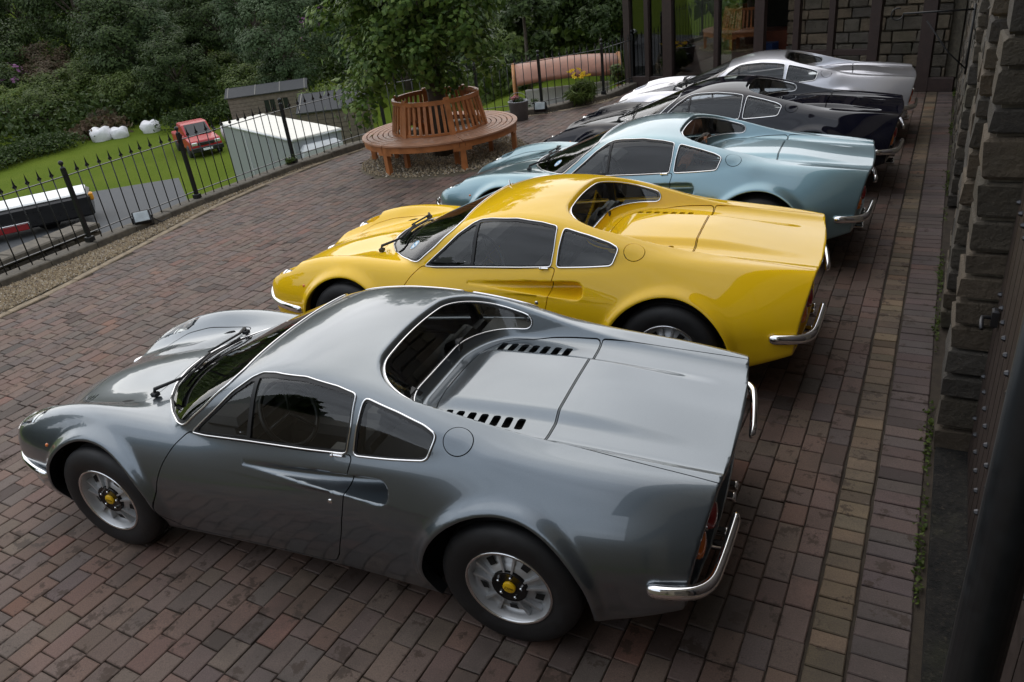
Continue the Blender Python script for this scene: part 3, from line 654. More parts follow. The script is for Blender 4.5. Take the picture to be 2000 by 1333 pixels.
# ------------------------------------------------------------------ sheds
plain('shed_board', (.155, .125, .095), .85, 0, .25, 10); plain('shed_felt', (.055, .056, .058), .9, 0, .25, 20); plain('batten', (.20, .19, .17), .8)
def shed(loc, rz, L, Wd_, H, rise, label, wins, battens):
    s = empty('garden_shed', loc, rz, label, 'shed', 'timber garden sheds below the terrace')
    bd = MB(); bd.prism([(-Wd_/2, 0), (Wd_/2, 0), (Wd_/2, H), (0, H+rise), (-Wd_/2, H)], -L/2, L/2, Matrix(((0, 0, 1, 0), (1, 0, 0, 0), (0, 1, 0, 0), (0, 0, 0, 1)))); bd.build('wall', 'shed_board', s)
    nb = int(H/.16)
    for k in range(nb): MB().box((0, -Wd_/2-.008, .08+k*.16), (L-.02, .02, .145), 0, .004).build('board', 'shed_board', s)
    sl = math.hypot(Wd_/2+.12, rise+.05)
    for q in (-1, 1):
        R = Matrix.Rotation(q*-math.atan2(rise, Wd_/2), 3, 'X'); o = MB().box((0, 0, 0), (L+.2, sl, .05), 0, 0, R).build('roof', 'shed_felt', s, (0, q*(Wd_/4+.04), H+rise/2+.035))
        for x in battens: MB().box((x, 0, .03), (.035, sl, .02), 0, 0, Matrix.Identity(3)).build('roof_batten', 'batten', o).rotation_euler = (q*-math.atan2(rise, Wd_/2), 0, 0)
    for x in wins:
        w_ = MB().box((x, -Wd_/2-.025, H*.66), (.46, .03, .50), 0, .005).build('window', 'dark_glass', s); MB().box((x, -Wd_/2-.045, H*.66), (.03, .02, .50)).build('glazing_bar', 'shed_board', w_)
    return s
shed((-20.9, 26.3, -3.15), math.radians(32), 3.5, 1.5, 1.55, .28, 'long timber shed with two windows and felt roof battens', (.05, .65), (-1.72, -.5, .6, 1.72))
shed((-12.6, 19.6, -2.75), math.radians(25), 2.1, 1.9, 1.55, .42, 'smaller timber shed standing in front of the longer shed', (), (-1.05, 1.05))
# ------------------------------------------------------------------ red pick-up
plain('red_paint', (.38, .005, .009), .45, 0, .08, 8, Coat_Weight=.3)
pk = empty('pickup_truck', (-22.0, 22.3, -3.36), math.radians(-34), 'red pick-up truck with dark windscreen parked on the lawn', 'pickup')
def side_prism(name, pr, y0_, y1_, mat, par): return MB().prism(pr, y0_, y1_, Matrix(((1, 0, 0, 0), (0, 0, 1, 0), (0, 1, 0, 0), (0, 0, 0, 1)))).build(name, mat, par)
side_prism('body', [(-2.4, .45), (2.2, .42), (2.3, .62), (2.2, .98), (1.1, 1.1), (-2.4, 1.08)], -.84, .84, 'red_paint', pk); side_prism('cab', [(-.9, 1.06), (1.15, 1.08), (.45, 1.66), (.2, 1.72), (-.65, 1.72), (-.85, 1.6)], -.72, .72, 'red_paint', pk)
MB().add([(1.165, -.66, 1.12), (1.165, .66, 1.12), (.50, .58, 1.66), (.50, -.58, 1.66)], [(0, 1, 2, 3)]).build('windscreen', 'dark_glass', pk); MB().box((2.28, 0, .50), (.16, 1.72, .26), 0, .04).build('front_bumper', 'black_plastic', pk)
MB().box((2.30, 0, .80), (.05, .9, .16), 0, .02).build('grille', 'black_plastic', pk); MB().box((2.37, 0, .50), (.02, .5, .11)).build('number_plate', 'sticker_white', pk)
for y in (-.62, .62): MB().box((2.27, y, .82), (.08, .30, .17), 0, .03).build('headlight', 'lamp_glass', pk)
for y in (-.93, .93): MB().box((.75, y, 1.18), (.12, .16, .2), 0, .03).build('door_mirror', 'black_plastic', pk)
for x in (-1.5, 1.45):
    for y in (-.78, .78): MB().lathe([(0, -.11), (.30, -.11), (.36, -.06), (.36, .06), (.30, .11), (0, .11)], 20, 'Y', (x, y, .36)).build('wheel', 'tyre_rubber', pk)
pk.scale = (.76,)*3
for o in pk.children:
    if o.name.split('.')[0] in ('body', 'cab'): q = o.modifiers.new('round', 'BEVEL'); q.width = .09; q.segments = 3
# builder's bags at the edge of the lawn
plain('bag_white', (.68, .67, .68), .7, 0, .1)
def bag(p, s, lab):
    m = MB(); n, k = 16, 7; V = []
    for j in range(k):
        t = j/(k-1)
        for i in range(n):
            a = 2*math.pi*i/n; r = s*(.52+.14*math.sin(t*3)-.20*t*t)*(1+.12*math.sin(3*a+j)*t+rng.uniform(-.08, .08)); V.append((r*math.cos(a), r*math.sin(a), s*.80*math.sin(t*1.45)*(1+.10*math.sin(2*a+1)*t)))
    V.append((0, 0, s*.74)); m.add(V, [(j*n+i, j*n+(i+1) % n, (j+1)*n+(i+1) % n, (j+1)*n+i) for j in range(k-1) for i in range(n)]+[((k-1)*n+i, (k-1)*n+(i+1) % n, k*n) for i in range(n)], True)
    o = m.build('rubble_sack', 'bag_white', None, p); tag(o, lab, 'sack', 'white bulk sacks by the lawn'); return o
bag((-30.8, 24.9, -3.35), 0.85, 'white bulk sack, leftmost, crumpled at the lawn edge'); bag((-30.1, 25.4, -3.35), 0.7, 'smaller white bulk sack touching the leftmost sack'); bag((-29.2, 26.6, -3.35), 0.75, 'white bulk sack beside the brown rubbish heap'); bag((-21.6, 24.2, -3.3), 0.9, 'white bulk sack against the end of the long shed')
# ------------------------------------------------------------------ floodlights, bucket, flowers, swing seat
plain('lamp_lens', (.45, .5, .52), .1, 0, .2)
def flood(p, rz, lab):
    f = empty('floodlight', p, rz, lab, 'floodlight', 'floodlights on the ground by the railings'); R = Matrix.Rotation(math.radians(-28), 3, 'X')
    MB().box((0, 0, .14), (.22, .10, .17), 0, .015, R).build('housing', 'iron_black', f); MB().box((0, -.050, .166), (.18, .012, .13), 0, .004, R).build('lens', 'lamp_lens', f); MB().tube([(-.12, 0, .15), (-.12, .02, .02), (.12, .02, .02), (.12, 0, .15)], .010, 6).build('stand', 'iron_black', f); MB().tube([(.1, .05, .12), (.18, .1, .03), (.22, .0, .03), (.30, .12, .03)], .007, 6).build('cable', 'iron_black', f)
flood((-4.93, 4.10, .02), math.radians(48), 'square black floodlight on gravel near the leftmost railings'); flood((-1.62, 10.55, .02), math.radians(10), 'pale fronted floodlight on the ground between bucket and yellow flowers')
plain('zinc', (.24, .245, .26), .5, .3, .15, 10)
bk = empty('flower_bucket', (-1.93, 10.25, 0), 0, 'grey bucket planted with pink flowers near the tree bench', 'bucket'); MB().lathe([(0, .01), (.15, .0), (.185, .33), (.195, .335), (.185, .345), (.17, .33), (.16, .28), (0, .28)], 24, 'Z').build('bucket', 'zinc', bk)
MB().tube([(.185*math.cos(t), .02, .33+.15*math.sin(t)) for t in np.linspace(0, math.pi, 14)], .006, 6).build('handle', 'zinc', bk)
# ------------------------------------------------------------------ foliage
def leafmat(name, cols, rough=.55):
    b = NB(name); ri = b.n('NewGeometry').outputs['Random Per Island']; k = len(cols); c = b.ramp(ri, [(i/(k-1), cl) for i, cl in enumerate(cols)])
    b.set(Base_Color=c, Roughness=rough, Specular_IOR_Level=.22)
    tr = b.n('BsdfTranslucent'); b.l(c, tr.inputs[0]); mx = b.n('MixShader'); mx.inputs[0].default_value = .28; out = [n for n in b.t.nodes if n.type == 'OUTPUT_MATERIAL'][0]
    b.l(b.b.outputs[0], mx.inputs[1]); b.l(tr.outputs[0], mx.inputs[2]); b.l(mx.outputs[0], out.inputs[0]); return b.m
leafmat('leaf_terrace', [(.04, .08, .014), (.075, .135, .022), (.125, .20, .038), (.20, .27, .07)], .45)
leafmat('leaf_dark', [(.026, .046, .012), (.043, .070, .018), (.066, .10, .026)]); leafmat('leaf_mid', [(.045, .075, .014), (.075, .11, .02), (.11, .15, .03)]); leafmat('leaf_pale', [(.05, .085, .035), (.075, .115, .05), (.10, .145, .065)])
leafmat('leaf_lime', [(.07, .12, .02), (.11, .16, .028), (.15, .19, .03)]); leafmat('leaf_rust', [(.085, .06, .035), (.12, .078, .05), (.07, .08, .03)]); leafmat('petal_mauve', [(.20, .08, .18), (.27, .12, .24), (.33, .18, .28)], .8); leafmat('petal_pink', [(.45, .14, .18), (.55, .22, .25)], .6); leafmat('petal_yellow', [(.75, .50, .02), (.85, .62, .05)], .6)
plain('bark', (.075, .058, .042), .9, 0, .4, 14)
def leaves(P, N, S, asp=.6, bend=.25):
    """one bent leaf (two quads) per point"""
    n = len(P); N = N/(np.linalg.norm(N, axis=1)[:, None]+1e-9); h = rng.normal(size=(n, 3)); u = np.cross(N, h); u /= np.linalg.norm(u, axis=1)[:, None]+1e-9; v = np.cross(N, u); S = S[:, None]
    a = P-u*S*.5; b_ = P+u*S*.5-N*S*bend*.6; l = P+v*S*asp*.5-N*S*bend*.5; r = P-v*S*asp*.5-N*S*bend*.5
    V = np.stack([a, l, b_, r], 1).reshape(-1, 3); F_ = (np.array([(0, 3, 2), (0, 2, 1)])[None]+4*np.arange(n)[:, None, None]).reshape(-1, 3); return V, F_
def crown_points(n, rad, clumps, cr, flat=1.0, hollow=.55):
    """leaves gathered in clumps spread through an ellipsoid, none at the very centre"""
    c = rng.normal(size=(clumps, 3)); c /= np.linalg.norm(c, axis=1)[:, None]; c *= (hollow+(1-hollow)*rng.uniform(0, 1, clumps)**.7)[:, None]; c *= rng.uniform(.78, 1.08, clumps)[:, None]
    k = rng.integers(0, clumps, n); d = rng.normal(size=(n, 3)); d /= np.linalg.norm(d, axis=1)[:, None]; d *= (rng.uniform(0, 1, n)**.45)[:, None]
    P = c[k]*np.array(rad)+d*cr*np.array([1, 1, .75*flat])*rng.uniform(.6, 1.2, clumps)[k][:, None]; N = d+.5*c[k]+np.array([0, 0, .7]); return P, N
def tree_mesh(seed, n, rad, clumps, cr, leaf, zc):
    global rng
    keep = rng; rng = np.random.default_rng(seed); P, N = crown_points(n, rad, clumps, cr); P[:, 2] += zc; V, F_ = leaves(P, N, rng.uniform(.7, 1.3, n)*leaf); rng = keep; return V, F_
def trunk_mesh(h, r, limbs, spread, seed):
    rd = random.Random(seed); m = MB(); m.tube([(0, 0, -.2), (.02, .01, h*.3), (-.03, .02, h*.6), (0, 0, h)], [r*1.3, r, r*.8, r*.45], 9)
    for k in range(limbs):
        a = 6.283*k/limbs+rd.uniform(-.4, .4); z0 = h*rd.uniform(.45, .8); m.tube([(0, 0, z0), (spread*.4*math.cos(a), spread*.4*math.sin(a), z0+h*.16), (spread*math.cos(a), spread*math.sin(a), z0+h*.38)], [r*.5, r*.35, r*.1], 6)
    return m
# tree in the bench
bt = empty('bench_tree', (BENCH.x, BENCH.y, 0), 0, 'leafy tree growing up through the circular wooden bench', 'tree')
trunk_mesh(2.9, .14, 7, .9, 3).build('trunk', 'bark', bt)
P, N = crown_points(22000, (1.5, 1.5, 1.65), 170, .34, hollow=.40); P[:, 2] += 2.6; k = P[:, 2] > .8+.28*rng.uniform(0, 1, len(P)); P, N = P[k], N[k]
h = np.array([[-.75, -.55, 1.25], [-1.0, -.2, 1.5], [-.5, -.8, 1.4], [-.9, -.6, 1.75], [-.3, -.9, 1.7], [.35, -.8, 1.75], [-1.15, -.45, 1.15], [-.85, -.75, .95]]); kk = rng.integers(0, len(h), 1100); dd = rng.normal(size=(1100, 3))*.17; P = np.concatenate([P, h[kk]+dd]); N = np.concatenate([N, dd*3+[0, 0, .7]])
V, F_ = leaves(P, N, rng.uniform(.055, .125, len(P)), .72, .35); o = meshobj('crown', V, F_, 'leaf_terrace', bt); tag(o, kind='stuff')
# circular bench
plain('bench_wood', (.40, .145, .046), .42, 0, .28, 6); plain('bench_wood_pale', (.40, .20, .115), .5, 0, .22, 8)
bn = empty('tree_bench', (BENCH.x, BENCH.y, 0), math.radians(12), 'circular reddish wooden slatted bench built around the tree', 'bench'); SEC = 6
def ring_seg(name, r0, r1, z0, z1, a0, a1, mat, par, n=9, lean=0.):
    m = MB(); V = []
    for t in np.linspace(a0, a1, n):
        for r, z in ((r0, z0), (r1, z0), (r1+lean, z1), (r0+lean, z1)): V.append((r*math.cos(t), r*math.sin(t), z))
    Fs = [(4*i+j, 4*i+(j+1) % 4, 4*i+4+(j+1) % 4, 4*i+4+j) for i in range(n-1) for j in range(4)]; Fs = [f[::-1] for f in Fs]+[(0, 1, 2, 3), (4*n-1, 4*n-2, 4*n-3, 4*n-4)]
    return m.add(V, Fs).build(name, mat, par)
for s_ in range(SEC):
    a0, a1 = 2*math.pi*s_/SEC, 2*math.pi*(s_+1)/SEC
    for k in range(6): r0 = .735+.083*k; ring_seg('seat_slat', r0, r0+.068, .425, .450, a0+.006, a1-.006, 'bench_wood_pale', bn)
    ring_seg('apron', 1.165, 1.195, .335, .423, a0+.04, a1-.04, 'bench_wood', bn); ring_seg('back_rail', .63, .675, .885, .945, a0, a1, 'bench_wood', bn); ring_seg('lower_back_rail', .715, .745, .455, .49, a0, a1, 'bench_wood', bn)
    for k in range(1, 8):
        t = a0+(a1-a0)*k/8; p0, p1 = Vector((.735*math.cos(t), .735*math.sin(t), .48)), Vector((.652*math.cos(t), .652*math.sin(t), .89)); q = (p1-p0); R = Matrix.Rotation(t, 3, 'Z')@Matrix.Rotation(-math.atan2(.083, .41), 3, 'Y'); MB().box((p0+p1)/2, (.016, .042, q.length), 0, .003, R).build('back_slat', 'bench_wood', bn)
    R = Matrix.Rotation(a0, 3, 'Z')@Matrix.Rotation(-math.atan2(.083, .41), 3, 'Y'); MB().box((.690*math.cos(a0), .690*math.sin(a0), .70), (.05, .085, .56), 0, .008, R).build('back_post', 'bench_wood', bn)
    R = Matrix.Rotation(a0, 3, 'Z'); MB().box((1.155*math.cos(a0), 1.155*math.sin(a0), .21), (.07, .08, .43), 0, .008, R).build('leg', 'bench_wood', bn); MB().box((.78*math.cos(a0), .78*math.sin(a0), .21), (.06, .07, .43), 0, .008, R).build('inner_leg', 'bench_wood', bn); MB().box((.965*math.cos(a0), .965*math.sin(a0), .385), (.36, .045, .07), 0, .006, R).build('bearer', 'bench_wood', bn)
    for q in (-1, 1):
        t = a0+q*.075; MB().box((1.178*math.cos(t), 1.178*math.sin(t), .315), (.03, .10, .05), t, .004).build('bracket', 'bench_wood', bn)
# small plants
def plant(name, p, lab, cat, n, rad, leafsz, mat, zc, clumps=14, cr=.12, flowers=None, group=None, asp=.35):
    e = empty(name, p, 0, lab, cat, group); P, N = crown_points(n, rad, clumps, cr, hollow=.2); P[:, 2] += zc; P[:, 2] = np.maximum(P[:, 2], .02); V, F_ = leaves(P, N, rng.uniform(.7, 1.3, n)*leafsz, asp, .3); o = meshobj('foliage', V, F_, mat, e); tag(o, kind='stuff')
    m = MB()
    for k in range(5): a = k*1.256; m.tube([(0, 0, 0), (rad[0]*.3*math.cos(a), rad[1]*.3*math.sin(a), zc)], [.012, .005], 5)
    m.build('stem', 'bark', e)
    if flowers:
        fm, cnt, sz, zz = flowers
        for k in range(cnt):
            a = rng.uniform(0, 6.28); r = rng.uniform(.1, 1)*rad[0]; z = zz*rng.uniform(.85, 1.12); f = MB()
            for j in range(6): t = j*1.047; f.add([(0, 0, 0), (sz*.6*math.cos(t-.4), sz*.6*math.sin(t-.4), sz*.35), (sz*math.cos(t), sz*math.sin(t), sz*.25), (sz*.6*math.cos(t+.4), sz*.6*math.sin(t+.4), sz*.35)], [(0, 1, 2, 3)])
            fo = f.build('flower', fm, e, (r*math.cos(a), r*math.sin(a), z)); fo.rotation_euler = (rng.uniform(-.7, .7), rng.uniform(-.7, .7), 0)
    return e
pl = plant('lily_plant', (-1.10, 11.40, 0), 'leafy plant with large yellow flowers beside the railings', 'plant', 700, (.30, .30, .28), .22, 'leaf_mid', .32, 16, .13, ('petal_yellow', 16, .065, .58), asp=.16)
P, N = crown_points(220, (.17, .17, .06), 10, .06, hollow=.1); P[:, 2] += .36; V, F_ = leaves(P, N, rng.uniform(.03, .06, len(P)), .7); tag(meshobj('foliage', V, F_, 'leaf_dark', bk), kind='stuff'); P, N = crown_points(90, (.13, .13, .04), 8, .05, hollow=.1); P[:, 2] += .40; P[:, 0] -= .06; V, F_ = leaves(P, N, rng.uniform(.03, .05, len(P)), .8); tag(meshobj('flower', V, F_, 'petal_pink', bk), kind='stuff')
plant('fence_weed', (-4.66, 6.95, .02), 'small green weed at the foot of a railing post', 'plant', 160, (.16, .16, .10), .07, 'leaf_mid', .12, 8, .07)
# swing seat with a brown curved canopy
sw = empty('swing_seat', (-2.35, 14.35, -1.12), math.radians(20), 'garden swing seat with brown curved canopy on orange timber frame', 'swing seat'); plain('canopy_brown', (.29, .125, .075), .45, 0, .25, 5); plain('swing_timber', (.40, .17, .05), .5, 0, .2, 10); plain('cushion_white', (.7, .7, .69), .8)
m = MB(); n = 14; V = []
for i in range(n):
    t = math.pi*(.12+.70*i/(n-1)); 
    for x in np.linspace(-1.15, 1.15, 7): V.append((x, -.62*math.cos(t), 1.05+.62*math.sin(t)-.10*x*x*.5))
m.add(V, [(i*7+j, i*7+j+1, (i+1)*7+j+1, (i+1)*7+j) for i in range(n-1) for j in range(6)], True); cnp = m.build('canopy', 'canopy_brown', sw); sm_ = cnp.modifiers.new('thickness', 'SOLIDIFY'); sm_.thickness = .04
for x in (-1.2, 1.2):
    MB().tube([(x, -.75, 0), (x, -.35, .7), (x, -.30, 1.2), (x, 0, 1.62)], .045, 8).build('frame_leg', 'swing_timber', sw); MB().tube([(x, .75, 0), (x, .35, .7), (x, 0, 1.62)], .045, 8).build('frame_leg', 'swing_timber', sw)
MB().box((0, 0, .45), (2.0, .6, .10), 0, .03).build('seat', 'cushion_white', sw); MB().box((0, .32, .75), (2.0, .08, .45), 0, .03).build('backrest', 'cushion_white', sw)
# shrubs and conifers in the upper garden
def shrub(kind, p, s, mat, lab, grp, n=2600, rad=(.7, .7, .9), cl=30, cr=.26, leaf=.12, cat='shrub'):
    z = float(terrain(p[0], p[1])); e = empty(kind, (p[0], p[1], z), rng.uniform(0, 6), lab, cat, grp); e.scale = (s,)*3; V, F_ = tree_mesh(int(rng.integers(1e6)), n, rad, cl, cr, leaf, rad[2]*.95); tag(meshobj('crown', V, F_, mat, e), kind='stuff'); m = MB(); m.tube([(0, 0, -.3), (0, 0, rad[2])], [.07, .03], 6); m.build('trunk', 'bark', e); return e
G = 'shrubs of the upper garden'
shrub('conifer', (-4.5, 17.5), 1.25, 'leaf_dark', 'dark upright conifer behind the railings right of the bench tree', G, 3600, (.62, .62, 1.7), 40, .24, .13, 'conifer'); shrub('conifer', (-3.0, 19.5), .95, 'leaf_dark', 'narrow dark conifer left of the swing seat', G, 2600, (.5, .5, 1.6), 34, .2, .12, 'conifer')
shrub('golden_shrub', (-3.0, 22.0), 1.2, 'leaf_lime', 'small golden green conical shrub behind the swing seat', G, 1800, (.5, .5, .9), 24, .2, .10); shrub('golden_shrub', (-1.1, 17.0), 1.0, 'leaf_lime', 'pale golden shrub between swing seat and porch', G, 2000, (.45, .45, 1.1), 24, .22, .11)
shrub('laurel_shrub', (-4.9, 12.6), .9, 'leaf_mid', 'broad leaved shrub just behind the railings near the bench', G, 2200, (.6, .6, .75), 28, .24, .12); shrub('laurel_shrub', (-2.7, 12.9), .55, 'leaf_dark', 'low dark shrub behind the grey bucket', G, 1200, (.6, .6, .7), 20, .24, .13); shrub('laurel_shrub', (-.9, 13.7), .7, 'leaf_mid', 'green shrub tight against the porch corner', G, 1500, (.45, .45, .9), 20, .22, .12)
# ------------------------------------------------------------------ wooded hillside
KINDS = {'oak_tree': ('leaf_dark', (2.6, 2.6, 2.7), 17000, 75, .8, .16, 3.6), 'birch_tree': ('leaf_pale', (2.0, 2.0, 3.3), 17000, 80, .65, .145, 4.0), 'bush': ('leaf_mid', (1.9, 1.9, 1.4), 12000, 60, .55, .135, 1.3), 'rhododendron': ('leaf_dark', (2.0, 2.0, 1.5), 12000, 60, .55, .135, 1.4), 'copper_shrub': ('leaf_rust', (2.0, 2.0, 1.5), 11000, 60, .55, .135, 1.4), 'lime_shrub': ('leaf_lime', (1.6, 1.6, 1.3), 9000, 44, .45, .115, 1.2)}
TEXT = {'oak_tree': ('dense dark green tree', 'tree'), 'birch_tree': ('loose pale green tree', 'tree'), 'bush': ('rounded mid green bush', 'bush'), 'rhododendron': ('dark bush with mauve flowers', 'shrub'), 'copper_shrub': ('rusty brown shrub', 'shrub'), 'lime_shrub': ('bright lime green shrub', 'shrub')}
GROUPS = {k: 'wooded hillside '+k.replace('_', ' ')+' planting' for k in TEXT}
PROT = {}
def hill_tree(kind, x, y, s, sz=1.):
    z = float(terrain(x, y))-.1
    if kind not in PROT:
        mat, rad, n, cl, cr, leaf, zc = KINDS[kind]; e = empty(kind); V, F_ = tree_mesh(sum(map(ord, kind)), n, rad, cl, cr, leaf, zc); tag(meshobj('crown', V, F_, mat, e), kind='stuff'); trunk_mesh(zc, .16, 5, rad[0]*.5, 5).build('trunk', 'bark', e)
        if kind == 'rhododendron':
            P, N = crown_points(260, (rad[0]*1.07, rad[1]*1.07, rad[2]*1.12), 30, .35, hollow=.9); P[:, 2] += zc; V, F_ = leaves(P, N, rng.uniform(.14, .24, len(P)), .9); tag(meshobj('flowers', V, F_, 'petal_mauve', e), kind='stuff')
        PROT[kind] = e
    else: e = copy_tree(PROT[kind])
    e.location = (x, y, z); e.rotation_euler = (0, 0, rng.uniform(0, 6.28)); e.scale = (s, s, s*sz); lab, cat = TEXT[kind]; q = Vector((x, y, z+2*s))-Vector(CAM[4:7]); dep = q.dot(Vector((-.37587, .80795, -.45379))); px = 1000+1463*q.dot(Vector((.9233, .36827, -.10907)))/dep; D = math.hypot(q.x, q.y)
    where = next(t for lim, t in ((60, 'at the far left edge'), (180, 'above the clipped hedge'), (310, 'above the white sacks'), (430, 'behind the red pick-up'), (560, 'behind the long shed'), (680, 'left of the bench tree'), (930, 'behind the bench tree'), (1060, 'right of the bench tree'), (1210, 'behind the swing seat'), (9999, 'behind the glazed porch')) if px < lim)
    row = 'at the foot of the slope' if D < 49 else ('low on the slope' if D < 61 else ('midway up the slope' if D < 85 else 'high on the slope'))
    tag(e, f'{lab} {row}, {where}', cat, GROUPS[kind]); return e
def polar(px, D): # ground point under image column px at range D
    t = (px-1000)/1463.; dx, dy = .9233*t-.4178, .36827*t+.9085; h = math.hypot(dx, dy); return CAM[4]+dx/h*D, CAM[5]+dy/h*D
HT = []
for D, n, kinds in ((54, 15, ['bush', 'bush', 'oak_tree', 'rhododendron', 'bush', 'lime_shrub', 'birch_tree']), (60, 15, ['oak_tree', 'copper_shrub', 'rhododendron', 'bush', 'birch_tree', 'lime_shrub', 'copper_shrub']), (66, 15, ['oak_tree', 'birch_tree', 'bush', 'copper_shrub', 'oak_tree', 'rhododendron']), (78, 14, ['oak_tree', 'birch_tree', 'oak_tree', 'oak_tree', 'copper_shrub']), (92, 14, ['oak_tree', 'oak_tree', 'birch_tree']), (112, 12, ['oak_tree', 'oak_tree', 'birch_tree'])):
    for k in range(n):
        px = -180+(1000+180)*(k+.5*(1+math.sin(k*7.1+D)))/n; x, y = polar(px, D+rng.uniform(-2.5, 2.5)); kd = kinds[int(rng.integers(len(kinds)))]; HT.append(hill_tree(kd, x, y, rng.uniform(.85, 1.35)*(D/66)**.4, rng.uniform(.85, 1.2)))
for px, D, kd, s in ((330, 49, 'bush', 1.0), (160, 50, 'bush', .9), (430, 47, 'oak_tree', .75), (560, 44, 'bush', 1.0), (640, 41, 'birch_tree', .95), (700, 34, 'lime_shrub', .9), (600, 52, 'birch_tree', 1.2), (90, 60, 'rhododendron', 1.1), (545, 56, 'rhododendron', .8), (250, 56, 'lime_shrub', .9), (270, 47, 'copper_shrub', .45)):
    x, y = polar(px, D); HT.append(hill_tree(kd, x, y, s))
for px, D, kd, s in ((990, 42, 'birch_tree', 1.3), (1060, 46, 'bush', 1.7), (1130, 38, 'oak_tree', 1.1), (1200, 44, 'lime_shrub', 1.7), (930, 50, 'oak_tree', 1.4), (1250, 36, 'oak_tree', 1.3), (1040, 56, 'birch_tree', 1.6), (1160, 58, 'bush', 2.0), (860, 44, 'oak_tree', 1.25), (780, 46, 'birch_tree', 1.2), (1330, 44, 'oak_tree', 1.4), (1100, 75, 'oak_tree', 1.2), (980, 72, 'birch_tree', 1.2)):
    x, y = polar(px, D); HT.append(hill_tree(kd, x, y, s))
# clipped hedge along the lawn and undergrowth filling the wood
def strip(name, pts, hgt, wid, n, leaf, mat, lab, cat):
    t = rng.uniform(0, len(pts)-1.001, n); i = t.astype(int); f = (t-i)[:, None]; A = np.array(pts); P2 = A[i]*(1-f)+A[i+1]*f; off_ = rng.normal(size=(n, 2))*wid*.38; z = hgt*np.sqrt(rng.uniform(0, 1, n))*(1-.35*(np.abs(off_).sum(1)/wid).clip(0, 1)); P2 = P2+off_; Z = terrain(P2[:, 0], P2[:, 1])+z
    P = np.column_stack([P2, Z]); N = rng.normal(size=(n, 3))+[0, 0, 1.]; V, F_ = leaves(P, N, rng.uniform(.7, 1.3, n)*leaf); return tag(meshobj(name, V, F_, mat), lab, cat, kind='stuff')
strip('hedge', [polar(p, D) for p, D in ((-150, 40), (0, 41.5), (100, 43), (180, 44))], .85, 1.3, 8000, .14, 'leaf_dark', 'clipped dark hedge along the far left edge of the lawn', 'hedge')
strip('lawn_edge_hedge', [polar(p, D) for p, D in ((400, 43), (480, 43), (560, 42))], 1.1, 1.3, 5000, .14, 'leaf_dark', 'dark hedge between the red pick-up and the long shed', 'hedge')
n = 70000; D = 46+rng.uniform(0, 1, n)**1.3*60; px = rng.uniform(-350, 1500, n); tt = (px-1000)/1463.; dx, dy = .9233*tt-.4178, .36827*tt+.9085; hh = np.hypot(dx, dy); X, Y = CAM[4]+dx/hh*D, CAM[5]+dy/hh*D; Z = terrain(X, Y)+rng.uniform(0, 1.6, n)**1.3
V, F_ = leaves(np.column_stack([X, Y, Z]), rng.normal(size=(n, 3))+[0, 0, .8], rng.uniform(.15, .35, n)); tag(meshobj('undergrowth', V, F_, 'leaf_dark'), 'dark undergrowth between the trees of the hillside', 'undergrowth', kind='stuff')
n = 16000; D = 25+rng.uniform(0, 1, n)**1.2*40; px = rng.uniform(930, 1500, n); tt = (px-1000)/1463.; dx, dy = .9233*tt-.4178, .36827*tt+.9085; hh = np.hypot(dx, dy); X, Y = CAM[4]+dx/hh*D, CAM[5]+dy/hh*D; Z = terrain(X, Y)+rng.uniform(0, 1.5, n)**1.3
V, F_ = leaves(np.column_stack([X, Y, Z]), rng.normal(size=(n, 3))+[0, 0, .8], rng.uniform(.16, .4, n)); tag(meshobj('garden_undergrowth', V, F_, 'leaf_mid'), 'green undergrowth on the bank behind the swing seat', 'undergrowth', kind='stuff')
for px, D, kd, s_ in ((1075, 27, 'bush', .85), (1150, 29, 'oak_tree', .75), (1215, 27, 'oak_tree', .8), (1010, 29, 'birch_tree', .75), (1290, 26, 'oak_tree', .8), (1110, 33, 'bush', 1.2)):
    x, y = polar(px, D); HT.append(hill_tree(kd, x, y, s_))
strip('rubbish_heap', [polar(235, 45.5), polar(275, 45.5)], 1.0, 1.2, 1200, .3, 'leaf_rust', 'brown heap of garden cuttings between the white sacks', 'heap')

# the wood behind the photographer, seen only as the dark band mirrored in the paintwork
n = 14000; a = rng.uniform(math.radians(175), math.radians(300), n); D = rng.uniform(13, 18, n); X, Y = 3.5+D*np.cos(a), -2.9+D*np.sin(a); Z = -.5+rng.uniform(0, 1, n)**.8*(5.0+1.5*np.sin(a*9)+1.0*np.sin(a*23))
V, F_ = leaves(np.column_stack([X, Y, Z]), rng.normal(size=(n, 3)), rng.uniform(.5, 1.1, n)); tag(meshobj('woodland', V, F_, 'leaf_dark'), 'dark belt of woodland mirrored in the car paint', 'woodland', kind='stuff')

# moss and small weeds in the joint at the foot of the wall
n = 2600; u = rng.uniform(-2.2, 11.5, n)+.05*rng.normal(size=n); k = (np.sin(u*2.3)+np.sin(u*5.1+1)+rng.normal(size=n)*.6) > .4; u = u[k]; d = np.abs(rng.normal(size=len(u)))*.022+.004
P = np.array([tuple(wp(a, b_, abs(rng.normal())*.012)) for a, b_ in zip(u, d)]); V, F_ = leaves(P, rng.normal(size=(len(P), 3))*.6+[0, 0, 1], rng.uniform(.012, .035, len(P))); tag(meshobj('moss', V, F_, 'leaf_mid'), 'moss and weeds in the joint along the foot of the wall', 'moss', kind='stuff')
# body seams on the box van
for x in (-VL*.33, -VL*.66): MB().box((x, -.004, 1.83), (.035, .02, 2.3), 0, .004).build('side_seam', 'van_white', van)
MB().box((-VL/2, -.006, .78), (VL, .02, .10), 0, .004).build('side_rail', 'van_white', van)
